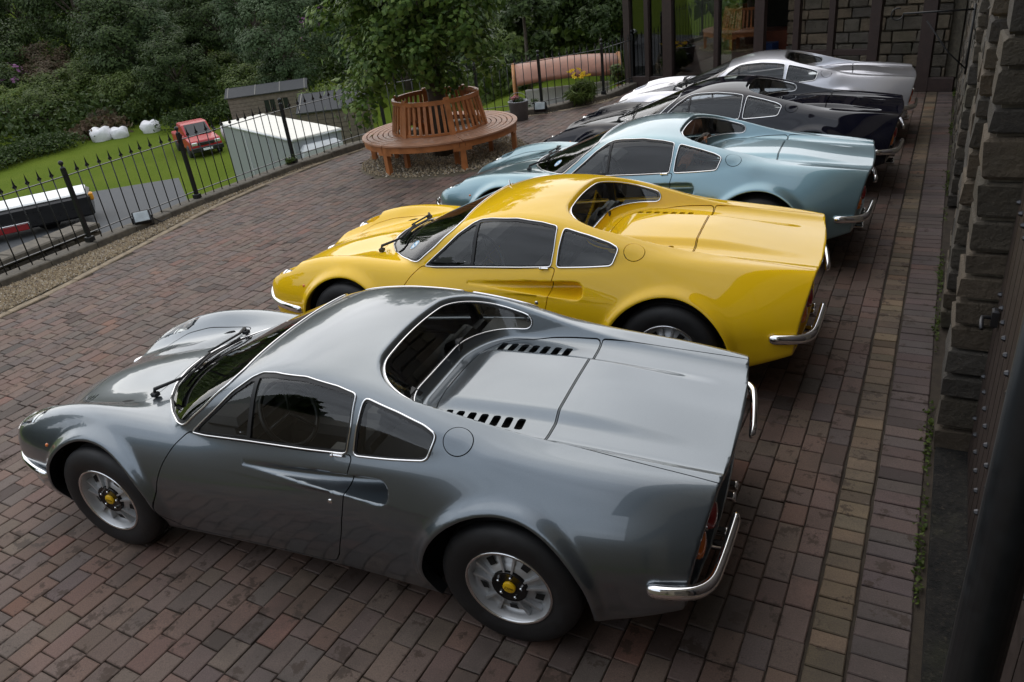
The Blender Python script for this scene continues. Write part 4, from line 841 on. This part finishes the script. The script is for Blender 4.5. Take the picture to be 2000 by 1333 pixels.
# ================================================================== the cars
def fillet(P, r=.02, n=5):
    P = [np.array(p, float) for p in P]; m = len(P); out = []
    for i in range(m):
        a, b, c = P[i-1], P[i], P[(i+1) % m]; la, lc = np.linalg.norm(a-b), np.linalg.norm(c-b); ra, rc = min(r, .45*la), min(r, .45*lc)
        p, q = b+(a-b)/la*ra, b+(c-b)/lc*rc
        for t in np.linspace(0, 1, n): out.append((1-t)**2*p+2*t*(1-t)*b+t*t*q)
    return np.array(out)
def mirror_poly(P): return [(x, y) for x, y in P]+[(x, -y) for x, y in P[::-1] if abs(y) > 1e-6]
P_WIND = fillet(mirror_poly([(.098, 0), (.108, .137), (.154, .27), (.263, .422), (.389, .536), (.52, .628), (.575, .642), (.712, .602), (.842, .527), (.872, .45), (.862, .35), (.852, .19), (.848, 0)]), .03)
P_DOORWIN = fillet([(.632, .770), (.784, .893), (.885, .979), (.985, 1.040), (1.04, 1.060), (1.122, 1.071), (1.315, 1.080), (1.497, 1.067), (1.606, 1.050), (1.602, .93), (1.588, .828), (1.37, .812), (1.007, .790), (.723, .770)], .014)
P_QUART = fillet([(1.652, 1.043), (1.829, 1.005), (1.957, .970), (2.020, .942), (1.988, .852), (1.811, .838), (1.626, .826), (1.632, .93)], .02)
P_DOOR = fillet([(.612, .772), (.534, .707), (.476, .625), (.424, .515), (.391, .421), (.378, .345), (.40, .265), (.46, .215), (.60, .203), (1.35, .203), (1.42, .218), (1.468, .29), (1.525, .44), (1.560, .57), (1.578, .66), (1.600, .75), (1.622, .828), (1.37, .806), (1.007, .784), (.723, .764)], .03)
P_HOOD = fillet(mirror_poly([(-.70, 0), (-.69, .25), (-.62, .40), (-.5, .462), (-.3, .482), (-.07, .474), (.06, .468), (.098, .44), (.100, .36), (.082, .2), (.070, 0)]), .04)
P_ENGINE = fillet(mirror_poly([(1.795, 0), (1.80, .15), (1.83, .30), (1.89, .385), (1.99, .43), (2.15, .452), (2.420, .464)]), .025)
P_BOOT = fillet(mirror_poly([(2.428, .464), (2.8, .482), (3.14, .497), (3.30, .50)]), .012)
def shape_parts():
    """cut the body skin into its panels; returns {name: (V,N,T)}"""
    M = nets(.0118); out = {}
    def cut(M, s, gap=.0):
        return clip(M, s+gap), clip(M, -s+gap)
    # wheel openings
    V = M[0]; ay = np.abs(V[:, 1])
    s = np.minimum(rho(V[:, 0], V[:, 2], FW)-RA_F, rho(V[:, 0], V[:, 2], RW)-RA_R); s = np.where((ay > .45) & (V[:, 2] < .80), s, 1.)
    M = clip(M, -s)
    # drop the underside
    M = clip(M, .17-M[0][:, 2]-.0)
    # glass openings
    V = M[0]; s = field(M, (V[:, 2] > .745), [0, 1], P_WIND); out['windscreen'], M = cut(M, s)
    V = M[0]; ay = np.abs(V[:, 1]); s = field(M, (ay > .42) & (V[:, 2] > .75), [0, 2], P_DOORWIN); dw, M = cut(M, s)
    V = M[0]; ay = np.abs(V[:, 1]); s = field(M, (ay > .48) & (V[:, 2] > .80) & (V[:, 0] > 1.55), [0, 2], P_QUART); qw, M = cut(M, s)
    V = M[0]; x, y, z = V[:, 0], np.abs(V[:, 1]), V[:, 2]
    s = smax(smax(.888-z, z-(roofz(x, y)-.030), .03), x-2.035, .07); s = np.where((np.abs(recess(x, y, z)) < .030) & (x > 1.45), s, 1.)
    out['rear_window'], M = cut(M, s)
    # painted panels
    V = M[0]; ay = np.abs(V[:, 1]); s = field(M, (ay > .50) & (V[:, 2] < .86), [0, 2], P_DOOR); dr, M = cut(M, s, .0028)
    V = M[0]; s = field(M, (V[:, 2] > .44) & (V[:, 0] < .2), [0, 1], P_HOOD); hood, M = cut(M, s, .0026)
    V = M[0]; s = field(M, (V[:, 2] > .78) & (V[:, 0] > 1.74), [0, 1], P_ENGINE); eng, M = cut(M, s, .0028)
    V = M[0]; s = field(M, (V[:, 2] > .74) & (V[:, 0] > 2.35), [0, 1], P_BOOT); boot, M = cut(M, s, .0028)
    V = M[0]; s = np.linalg.norm(V-np.array([2.114, -.624, .924]), axis=1)-.064; flap, M = cut(M, s, .0022)
    out['fuel_flap'] = flap
    # louvre slots in the engine lid, small slots in the hood
    V = eng[0]; s = np.ones(len(V))
    for k in range(7):
        x0 = 1.905+.0605*k
        for sg in (1, -1):
            P = fillet([(x0-.018, sg*.298), (x0+.020, sg*.296), (x0+.026, sg*.380), (x0-.012, sg*.382)], .009, 3); i = np.where((np.abs(V[:, 0]-x0) < .06) & (V[:, 1]*sg > .2))[0]
            s[i] = np.minimum(s[i], sdpoly(V[i][:, :2], P))
    eng = clip(eng, -s)
    V = hood[0]; s = np.ones(len(V))
    for k in range(3):
        for sg in (1, -1):
            x0 = -.60+.035*k; P = fillet([(x0-.008, sg*.27), (x0+.006, sg*.27), (x0+.036, sg*.38), (x0+.022, sg*.38)], .005, 3); i = np.where((np.abs(V[:, 0]-x0) < .1) & (V[:, 1]*sg > .15))[0]
            s[i] = np.minimum(s[i], sdpoly(V[i][:, :2], P))
    hood = clip(hood, -s)
    out['bonnet'], out['engine_cover'], out['boot_lid'] = hood, eng, boot
    for sg, nm in ((-1, 'L'), (1, 'R')):
        out['door'+nm] = clip(dr, sg*-dr[0][:, 1]); out['quarter'+nm] = clip(qw, -sg*qw[0][:, 1])
        d = clip(dw, -sg*dw[0][:, 1]); out['doorwin'+nm] = d
    out['body'] = M
    return out
def pieces_of_window(M, P, cols, w):
    """inset glass and the surrounding frame ring"""
    s = sdpoly(M[0][:, cols], P); return clip(M, s+w), clip(M, -(s+w))
def off(M, d): return (M[0]+M[1]*d, M[1], M[2])
def mk(name, M, mat, parent, sk=0.):
    if sk: M = skirt(M, sk)
    return meshobj(name, M[0], M[2], mat, parent, True, M[1])
def trim(name, loop, r, mat, parent, lift=0., flat=None):
    L = loop; n = len(L); step = max(1, n//220)
    # smooth + resample the cut line
    for _ in range(3): L = .25*np.roll(L, 1, 0)+.5*L+.25*np.roll(L, -1, 0)
    return MB().tube([tuple(p) for p in L[::step]], r, 6, True).build(name, mat, parent)
def loop_pts(M, lift=0.):
    l = loops(M)[0]; return M[0][l]+M[1][l]*lift
def build_wheel(parent, x, sg):
    """rim is the part, tyre / centre cap / studs its sub-parts; outer face looks to sg*y"""
    yo = .800; R = Matrix.Identity(3)
    def Y(h): return sg*h            # h measured from car centre
    m = MB(); c = (x, 0, .325)
    prof = [(.196, yo-.002), (.199, yo+.002), (.196, yo+.006), (.188, yo+.004), (.182, yo-.012), (.176, yo-.030), (.172, yo-.046), (.160, yo-.052)]
    def lat(mb, pr, n=40): return mb.lathe([(r, Y(h)) for r, h in pr], n, 'Y', c)
    lat(m, prof+[(.150, yo-.050), (.148, yo-.044), (.132, yo-.042), (.130, yo-.036), (.112, yo-.034), (.110, yo-.028), (.080, yo-.022), (.072, yo-.016), (0.0, yo-.016)], 48)
    lat(m, [(.196, yo-.002), (.190, yo-.03), (.180, yo-.10), (.185, yo-.165)], 40)
    for k in range(10):                                   # paired radial ribs
        a = 2*math.pi*(k//2)/5+(.21 if k % 2 else -.21)+.3
        for r0, r1, h in ((.080, .172, .014),):
            ca, sa = math.cos(a), math.sin(a); ta, tb = -sa, ca; w0, w1 = .004, .0062
            V = []
            for (r, w_, top) in ((r0, w0, yo-.008), (r1, w1, yo-.022)):
                for q in (-1, 1):
                    for hh in (top, top-.03): V.append((x+r*ca+q*w_*ta, Y(hh), .325+r*sa+q*w_*tb))
            m.add(V, [(0, 2, 6, 4), (1, 5, 7, 3), (0, 4, 5, 1), (2, 3, 7, 6), (4, 6, 7, 5), (0, 1, 3, 2)])
    rim = m.build('wheel', 'alloy', parent)
    for k in range(5):                                    # the five vent holes
        s = MB()
        a = 2*math.pi*k/5+.3+math.pi/5; ca, sa = math.cos(a), math.sin(a)
        V = []
        for r, w_ in ((.116, .017), (.152, .021)):
            for q in (-1, 1): V.append((x+r*ca-q*w_*sa, Y(yo-.026-(r-.116)*.30), .325+r*sa+q*w_*ca))
        s.add(V, [(0, 1, 3, 2)]); s.build('vent_hole', 'liner_black', rim)
    t = MB(); yc_ = .7075; hw = .104
    lat(t, [(.186, yo-.004), (.200, yo+.004), (.225, yc_+hw+.002), (.258, yc_+hw+.006), (.285, yc_+hw), (.304, yc_+hw-.012), (.314, yc_+hw-.024), (.319, yc_+hw-.04), (.320, yc_+.040), (.314, yc_+.037), (.314, yc_+.031), (.3205, yc_+.028), (.3205, yc_+.004), (.314, yc_+.003), (.314, yc_-.003), (.3205, yc_-.004), (.3205, yc_-.03), (.319, yc_-hw+.04), (.304, yc_-hw+.012), (.258, yc_-hw-.004), (.19, yc_-hw+.01)], 56)
    t.build('tyre', 'tyre_rubber', rim)
    d = MB(); lat(d, [(.082, yo-.024), (.082, yo-.010), (.077, yo-.006), (.070, yo-.011), (.02, yo-.012), (0, yo-.012)], 28); d.build('hub', 'hub_black', rim)
    lp = MB(); lat(lp, [(.200, yo+.001), (.1985, yo+.0075), (.190, yo+.0072), (.1865, yo+.001)], 48); lp.build('rim_lip', 'alloy_lip', rim)
    st = MB()
    for k in range(5):
        a = 2*math.pi*k/5+.1; st.lathe([(.0075, Y(yo-.012)), (.0075, Y(yo-.004)), (.004, Y(yo-.001)), (0, Y(yo-.001))], 6, 'Y', (x+.055*math.cos(a), 0, .325+.055*math.sin(a)), False)
    tag(st.build('wheel_nut', 'chrome', rim), kind='stuff')
    cp = MB(); lat(cp, [(.029, yo-.014), (.029, yo-.004), (.025, yo-.001), (0, yo)], 24); cap = cp.build('centre_cap', 'cap_yellow', rim)
    cu = bpy.data.curves.new('script', 'FONT'); cu.body = 'Dino'; cu.size = .021; cu.align_x = 'CENTER'; cu.align_y = 'CENTER'; cu.shear = .35
    tmp = bpy.data.objects.new('script', cu); COL.objects.link(tmp); dg = bpy.context.evaluated_depsgraph_get(); me = bpy.data.meshes.new_from_object(tmp.evaluated_get(dg)); bpy.data.objects.remove(tmp)
    me.materials.append(MATS['hub_black']) if not me.materials else None
    mx = Matrix.Translation((x, sg*(yo+.001), .325))@(Matrix.Rotation(math.pi/2, 4, 'X') if sg < 0 else Matrix.Rotation(math.pi, 4, 'Z')@Matrix.Rotation(math.pi/2, 4, 'X'))
    me.transform(mx); tx = link(bpy.data.objects.new('cap_script', me), rim)
    return rim
def sweep(path, sec, mat, name, parent, upv=(0, 0, 1)):
    """sweep a closed 2-D section (out, up) along a path; out = horizontal normal"""
    P = [Vector(p) for p in path]; V = []; n = len(sec); m = len(P)
    for i, p in enumerate(P):
        t = (P[min(i+1, m-1)]-P[max(i-1, 0)]).normalized(); o = Vector((t.y, -t.x, 0)).normalized(); e = 1.0
        if i in (0, m-1): e = .45
        if i in (1, m-2): e = .85
        V += [p+o*a*e+Vector((0, 0, 1))*b*e for a, b in sec]
    Fs = [(i*n+k, i*n+(k+1) % n, (i+1)*n+(k+1) % n, (i+1)*n+k) for i in range(m-1) for k in range(n)]+[tuple(range(n))[::-1], tuple((m-1)*n+k for k in range(n))]
    return MB().add(V, Fs, True).build(name, mat, parent)
def build_car(parts):
    car = empty('sports_car')
    PAINT = 'paint_grey'
    body = mk('body', parts['body'], PAINT, car, .026)
    for w_, r in ((FW, RA_F), (RW, RA_R)):
        for sg in (-1, 1):
            n = 40; ang = np.linspace(-.35, math.pi+.35, n); V = []; Fs = []
            for yy in (.80, .42): V += [(w_[0]+(r+.032)*math.cos(a), sg*min(yy, 9), w_[1]+(r+.032)*math.sin(a)) for a in ang]
            # outer rim follows the skin, tucked behind it
            V[:n] = [(p[0], sg*(float(side(np.array([p[0]]), np.array([p[2]]))[0])-.045), p[2]) for p in V[:n]]
            Fs = [(i, i+1, n+i+1, n+i) for i in range(n-1)]; V.append((w_[0], sg*.42, w_[1])); Fs += [(n+i, n+i+1, 2*n) for i in range(n-1)]
            meshobj('wheel_well', V, Fs, 'liner_black', car, True)
    u = MB(); u.box((.9, 0, .155), (2.7, 1.3, .03)).box((2.85, 0, .36), (.45, 1.1, .03)).box((-.65, 0, .25), (.5, 1.0, .03)).box((1.17, 0, .2), (1.5, 1.48, .04)); u.build('floor_pan', 'liner_black', car)
    mk('bonnet', parts['bonnet'], PAINT, car, .016)
    eng = mk('engine_cover', parts['engine_cover'], PAINT, car, .016)
    for sg in (-1, 1): MB().box((2.09, sg*.34, .795), (.52, .14, .02)).build('louvre_shadow_tray', 'liner_black', eng)  # black sheet puts the engine bay's shade behind the louvre slots
    MB().box((-.56, 0, .50), (.2, .9, .02)).build('vent_shadow_tray', 'liner_black', car)  # black sheet stands in for the shade below the bonnet slots
    mk('boot_lid', parts['boot_lid'], PAINT, car, .016)
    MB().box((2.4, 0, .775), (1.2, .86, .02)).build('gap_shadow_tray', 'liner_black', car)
    mk('fuel_flap', off(parts['fuel_flap'], .002), PAINT, car, .012)
    # windscreen
    ws = parts['windscreen']; sP = sdpoly(ws[0][:, [0, 1]], P_WIND); g_, ring = clip(ws, sP+.012), clip(ws, -(sP+.012))
    wsc = mk('windscreen', off(g_, -.003), 'car_glass', car); mk('seal', off(ring, -.001), 'black_rubber', wsc)
    trim('chrome_trim', loop_pts(ws, .003), .0052, 'chrome', wsc)
    rw = parts['rear_window']; rwo = mk('rear_window', off(rw, -.006), 'car_glass', car)
    L = loop_pts(rw, .002); trim('chrome_trim', L, .0050, 'chrome', rwo); trim('seal', loop_pts(rw, -.010), .0085, 'black_rubber', rwo)
    for sg, nm in ((-1, 'L'), (1, 'R')):
        door = mk('door', parts['door'+nm], PAINT, car, .018)
        dw = parts['doorwin'+nm]; s = sdpoly(dw[0][:, [0, 2]], P_DOORWIN); gl, ring = clip(dw, s+.013), clip(dw, -(s+.013))
        xd = gl[0][:, 0]-(1.012+.06*(gl[0][:, 2]-.79)); vent, rest = clip(gl, xd+.011), clip(gl, -xd+.011); bar = clip(clip(gl, xd-.011), -xd-.011)
        mk('vent_glass', off(vent, -.004), 'car_glass', door); mk('door_glass', off(rest, -.004), 'car_glass', door)
        mk('window_frame', off(ring, .0005), 'black_rubber', door); mk('divider_bar', off(bar, .004), 'black_rubber', door, .01)
        trim('chrome_trim', loop_pts(dw, .003), .0042, 'chrome', door)
        q = parts['quarter'+nm]; s = sdpoly(q[0][:, [0, 2]], P_QUART); gl, ring = clip(q, s+.010), clip(q, -(s+.010))
        qo = mk('quarter_window', off(gl, -.004), 'car_glass', car); mk('seal', off(ring, .0), 'black_rubber', qo); trim('chrome_trim', loop_pts(q, .003), .0055, 'chrome', qo)
        # chrome release lever at the belt line, key lock on the door
        h = MB().box((1.548, sg*.716, .822), (.055, .014, .012), 0, .004).box((1.522, sg*.719, .822), (.012, .018, .017), 0, .004); h.build('door_handle', 'chrome', door)
        yl = float(side(np.array([1.50]), np.array([.608]))[0]); k = MB().lathe([(.0, sg*(yl+.004)), (.011, sg*(yl+.004)), (.013, sg*(yl+.001)), (.013, sg*(yl-.006))], 16, 'Y', (1.499, 0, .608)); k.build('key_lock', 'chrome', door)
        # vent-window catch
        MB().box((.965, sg*.655, .815), (.03, .006, .008), 0, .002).build('vent_catch', 'chrome', door)
        # lamps
        hl = MB(); R = Vector((-1, sg*.08, .22)).to_track_quat('Z', 'Y').to_matrix(); hl.lathe([(.0, .022), (.03, .018), (.05, .011), (.062, .0), (.070, -.004), (.074, -.03), (.05, -.07)], 28, 'Z', (-.70, sg*.560, .560), True, R); lamp = hl.build('headlight', 'lamp_glass', car)
        rg = MB(); rg.lathe([(.062, .002), (.068, .008), (.074, .002), (.074, -.01)], 28, 'Z', (-.70, sg*.560, .560), True, R); rg.build('lamp_ring', 'chrome', lamp)
        ym = float(side(np.array([-.371]), np.array([.603]))[0]); MB().lathe([(0, sg*(ym+.006)), (.007, sg*(ym+.006)), (.011, sg*(ym+.001)), (.011, sg*(ym-.006))], 14, 'Y', (-.371, 0, .603)).build('side_marker', 'lamp_amber', car)
        # quarter bumpers
        sec = [(.0, -.026), (.016, -.031), (.031, -.023), (.037, .0), (.031, .023), (.016, .031), (.0, .026), (-.004, .0)]
        def arc(P, n=24): return [(p[0], sg*p[1], p[2]) for p in smooth_poly(P, n//len(P)+2, False)]
        fb = arc([(-.40, .800, .425), (-.55, .765, .430), (-.70, .70, .432), (-.82, .60, .432), (-.92, .46, .430), (-.965, .34, .428)]); rb = arc([(2.93, .800, .492), (3.03, .786, .492), (3.105, .758, .492), (3.148, .705, .492), (3.165, .61, .492), (3.18, .45, .492), (3.192, .29, .492)])
        if sg < 0: sweep(fb[::-1], sec, 'chrome', 'front_bumper', car); sweep(rb, sec, 'chrome', 'rear_bumper', car)
        else: sweep(fb, sec, 'chrome', 'front_bumper', car); sweep(rb[::-1], sec, 'chrome', 'rear_bumper', car)
        for yy, zz, mt in ((.600, .575, 'lamp_amber'), (.465, .615, 'lamp_red')):
            xx = float(xtail(np.array(yy), np.array(zz)))-.045
            t = MB().lathe([(.062, xx-.01), (.060, xx+.03), (.050, xx+.045), (.02, xx+.052), (0, xx+.053)], 24, 'X', (0, sg*yy, zz)); tl = t.build('tail_light', mt, car)
            MB().lathe([(.068, xx), (.066, xx+.022), (.060, xx+.022)], 24, 'X', (0, sg*yy, zz)).build('lamp_ring', 'chrome', tl)
        for yy in (.13, .22): MB().lathe([(.024, 2.9), (.024, 3.14), (.027, 3.155), (.021, 3.155), (.020, 3.05)], 16, 'X', (0, sg*yy, .235)).build('exhaust_pipe', 'chrome', car)
        # seats
        st = MB(); st.box((1.28, sg*.33, .36), (.50, .44, .14), 0, .04); R = Matrix.Rotation(math.radians(24), 3, 'Y'); st.box((1.56, sg*.33, .56), (.13, .42, .50), 0, .04, R); st.box((1.66, sg*.33, .84), (.09, .24, .15), 0, .03, R); st.build('seat', 'leather_black', car)
        for wx in (0, 2.34): build_wheel(car, wx, sg)
    # wipers: black arms lying along the base of the screen
    for sg, (a, b) in ((-1, ((.135, -.385, .79), (.33, .13, .885))), (1, ((.09, .16, .785), (.235, .40, .825)))):
        pass
    def on_screen(yy, t, lift=.012): # t: 0 base .. 1 top
        zz = .785+.26*t; return (float(Xw(np.array(abs(yy)), np.array(zz)))-lift*.6, yy, zz+lift)
    W1 = MB(); W1.tube([(.125, -.40, .765), (.13, -.395, .800), on_screen(-.30, .06, .03), on_screen(-.05, .15, .03)], [.012, .011, .008, .006], 8).tube([on_screen(-.31, .05), on_screen(-.10, .12), on_screen(.08, .20)], .006, 6).box((.128, -.40, .77), (.035, .035, .03), 0, .006); W1.build('wiper', 'black_rubber', car)
    W2 = MB(); W2.tube([(.125, .36, .765), (.13, .355, .80), on_screen(.22, .07, .035), on_screen(-.02, .08, .03)], [.012, .011, .008, .006], 8).tube([on_screen(.21, .06), on_screen(0, .07), on_screen(-.17, .08)], .006, 6).box((.128, .36, .77), (.035, .035, .03), 0, .006); W2.build('wiper', 'black_rubber', car)
    # cabin
    d = MB(); d.box((.62, 0, .66), (.42, 1.16, .16), 0, .05).box((.72, -.33, .745), (.2, .42, .07), 0, .03).box((1.15, 0, .36), (.9, .18, .2), 0, .04); d.build('dashboard', 'trim_dark', car)
    sw = MB(); R = Matrix.Rotation(math.radians(62), 3, 'Y'); cc_ = Vector((.97, -.33, .72)); sw.tube([cc_+R@Vector((.175*math.cos(t), .175*math.sin(t), 0)) for t in np.linspace(0, 2*math.pi, 28, endpoint=False)], .012, 8, True)
    for t in (0.5, 2.6, 4.71): sw.tube([cc_, cc_+R@Vector((.17*math.cos(t), .17*math.sin(t), 0))], .009, 6)
    sw.build('steering_wheel', 'black_plastic', car)
    b = MB(); b.box((1.655, 0, .62), (.04, 1.28, .44)).box((1.62, 0, .850), (.10, .80, .03), 0, .008).box((1.15, .655, .47), (1.1, .02, .5)).box((1.15, -.655, .47), (1.1, .02, .5)).box((.40, 0, .45), (.04, 1.3, .5)); b.build('cabin_lining', 'trim_dark', car)
    sh = MB()
    for sg in (-1, 1): sh.box((1.88, sg*.565, .825), (.34, .24, .02)).tube([(1.615, sg*.655, .80), (1.622, sg*.575, .97), (1.62, sg*.53, 1.025)], .026, 8)
    sh.build('pillar_trim', 'trim_dark', car)
    # headlining: the roof skin again, 14 mm inside
    B = parts['body']; V = B[0]; k = (V[:, 2] > .80) & (V[:, 0] > .55) & (V[:, 0] < 2.03) & (B[1][:, 2] > -.2) & ((V[:, 2] > .93) | (np.abs(V[:, 1]) > .57)); k &= ~((V[:, 0] > 1.72) & (np.abs(V[:, 1]) < .50))
    T = B[2][k[B[2]].all(1)]; h = clean(V-B[1]*.014, -B[1], T[:, ::-1]); mk('headlining', h, 'trim_dark', car)
    return car
def place(car, x, y, a):
    car.location = (x+1.2-1.2*math.cos(a), y-1.2*math.sin(a), 0); car.rotation_euler = (0, 0, a)
def repaint(car, mat, seat=None):
    def rec(o):
        if o.type == 'MESH' and o.data.materials:
            m0 = o.data.materials[0].name
            new = mat if m0 == 'paint_grey' else (seat if (seat and m0 == 'leather_black') else None)
            if new: o.material_slots[0].link = 'OBJECT'; o.material_slots[0].material = MATS[new]
        for c in o.children: rec(c)
    rec(car)
parts = shape_parts()
car0 = build_car(parts)
GRP = 'sports cars parked side by side'
SPOTS = [(0, 0, 0), (.275, 2.149, -.013), (.618, 4.397, -.051), (.948, 6.539, -.065), (1.188, 8.575, -.006)]
LOOK = [('paint_grey', None, 'nearest car, metallic grey low coupe with clear headlight covers'), ('paint_yellow', None, 'bright yellow low coupe with chrome bumpers, second in the row'),
        ('paint_teal', 'leather_tan', 'pale blue-green metallic coupe with tan seats between yellow and black cars'), ('paint_black', None, 'glossy black low coupe between the blue-green and silver cars'), ('paint_silver', None, 'silver low coupe parked farthest, beside the glazed porch')]
SIZE = (1.0, 1.03, 1.02, 1.01, 1.0)
CARS = [car0]+[copy_tree(car0) for _ in range(4)]
for c, (x, y, a), (pm, seat, lab) in zip(CARS, SPOTS, LOOK):
    place(c, x, y, a); tag(c, lab, 'car', GRP); k = SIZE[CARS.index(c)]; c.scale = (k,)*3; c.location.x -= 3.1*(k-1)
    if pm != 'paint_grey' or seat: repaint(c, pm, seat)
# clear lamp covers on the grey car only: the fender skin carried on across the lamp bowl
def lamp_cover():
    n = 46; yy = np.linspace(.44, .70, n); xx = np.linspace(-.99, -.50, n); X, Y = np.meshgrid(xx, yy, indexing='ij'); Z = np.full(X.shape, np.nan)
    zs = np.linspace(.82, .42, 160)
    f = np.stack([F(X.ravel(), Y.ravel(), np.full(X.size, z), False) for z in zs]); i = np.argmax(f < 0, 0); ok = (f < 0).any(0) & (i > 0)
    k = np.arange(X.size); a, b = f[np.maximum(i-1, 0), k], f[i, k]; t = a/(a-b+1e-12); Zs = zs[np.maximum(i-1, 0)]+t*(zs[i]-zs[np.maximum(i-1, 0)])
    V = np.stack([X.ravel(), Y.ravel(), Zs], 1); id_ = np.arange(n*n).reshape(n, n); Q = np.stack([id_[:-1, :-1], id_[1:, :-1], id_[1:, 1:], id_[:-1, 1:]], -1).reshape(-1, 4)
    Q = Q[ok[Q].all(1)]; T = np.concatenate([Q[:, [0, 1, 2]], Q[:, [0, 2, 3]]])
    e = .003; x, y, z = V.T; g = np.stack([F(x+e, y, z, False)-F(x-e, y, z, False), F(x, y+e, z, False)-F(x, y-e, z, False), F(x, y, z+e, False)-F(x, y, z-e, False)], 1); g /= np.linalg.norm(g, axis=1)[:, None]+1e-12
    s = -F(V[:, 0], V[:, 1], V[:, 2])+.004          # inside the carved bowl F > 0
    return clip((V, g, T), s)
cov = lamp_cover()
for sg in (-1, 1):
    M = (cov[0]*[1, sg, 1], cov[1]*[1, sg, 1], cov[2] if sg > 0 else cov[2][:, ::-1]); mk('headlight_cover', off(M, .002), 'cover_glass', car0)
# round paper stickers inside two windscreens, an aerial stub on the yellow roof
for ci in (1, 2):
    yy = -.46; zz = .845; p = Vector((float(Xw(np.array(.46), np.array(zz)))+.004, yy, zz)); e = .01
    px_ = Vector((float(Xw(np.array(.46+e), np.array(zz))-Xw(np.array(.46), np.array(zz))), -e, 0)); pz_ = Vector((float(Xw(np.array(.46), np.array(zz+e))-Xw(np.array(.46), np.array(zz))), 0, e)); nrm = px_.cross(pz_).normalized(); nrm = nrm if nrm.x < 0 else -nrm
    R = nrm.to_track_quat('Z', 'Y').to_matrix()
    st = MB().lathe([(.043, -.001), (.043, .0), (0, .0)], 28, 'Z', p, False, R).build('windscreen_sticker', 'sticker_white', CARS[ci])
    MB().lathe([(.039, .0015), (.030, .0015)], 28, 'Z', p, False, R).box(p+R@Vector((0, 0, .0015)), (.036, .012, .001), 0, 0, R).build('sticker_print', 'sticker_blue', st)
MB().lathe([(.012, 0), (.012, .006), (.006, .012), (.004, .04), (0, .042)], 12, 'Z', (.90, .33, 1.052)).build('aerial', 'chrome', CARS[1])
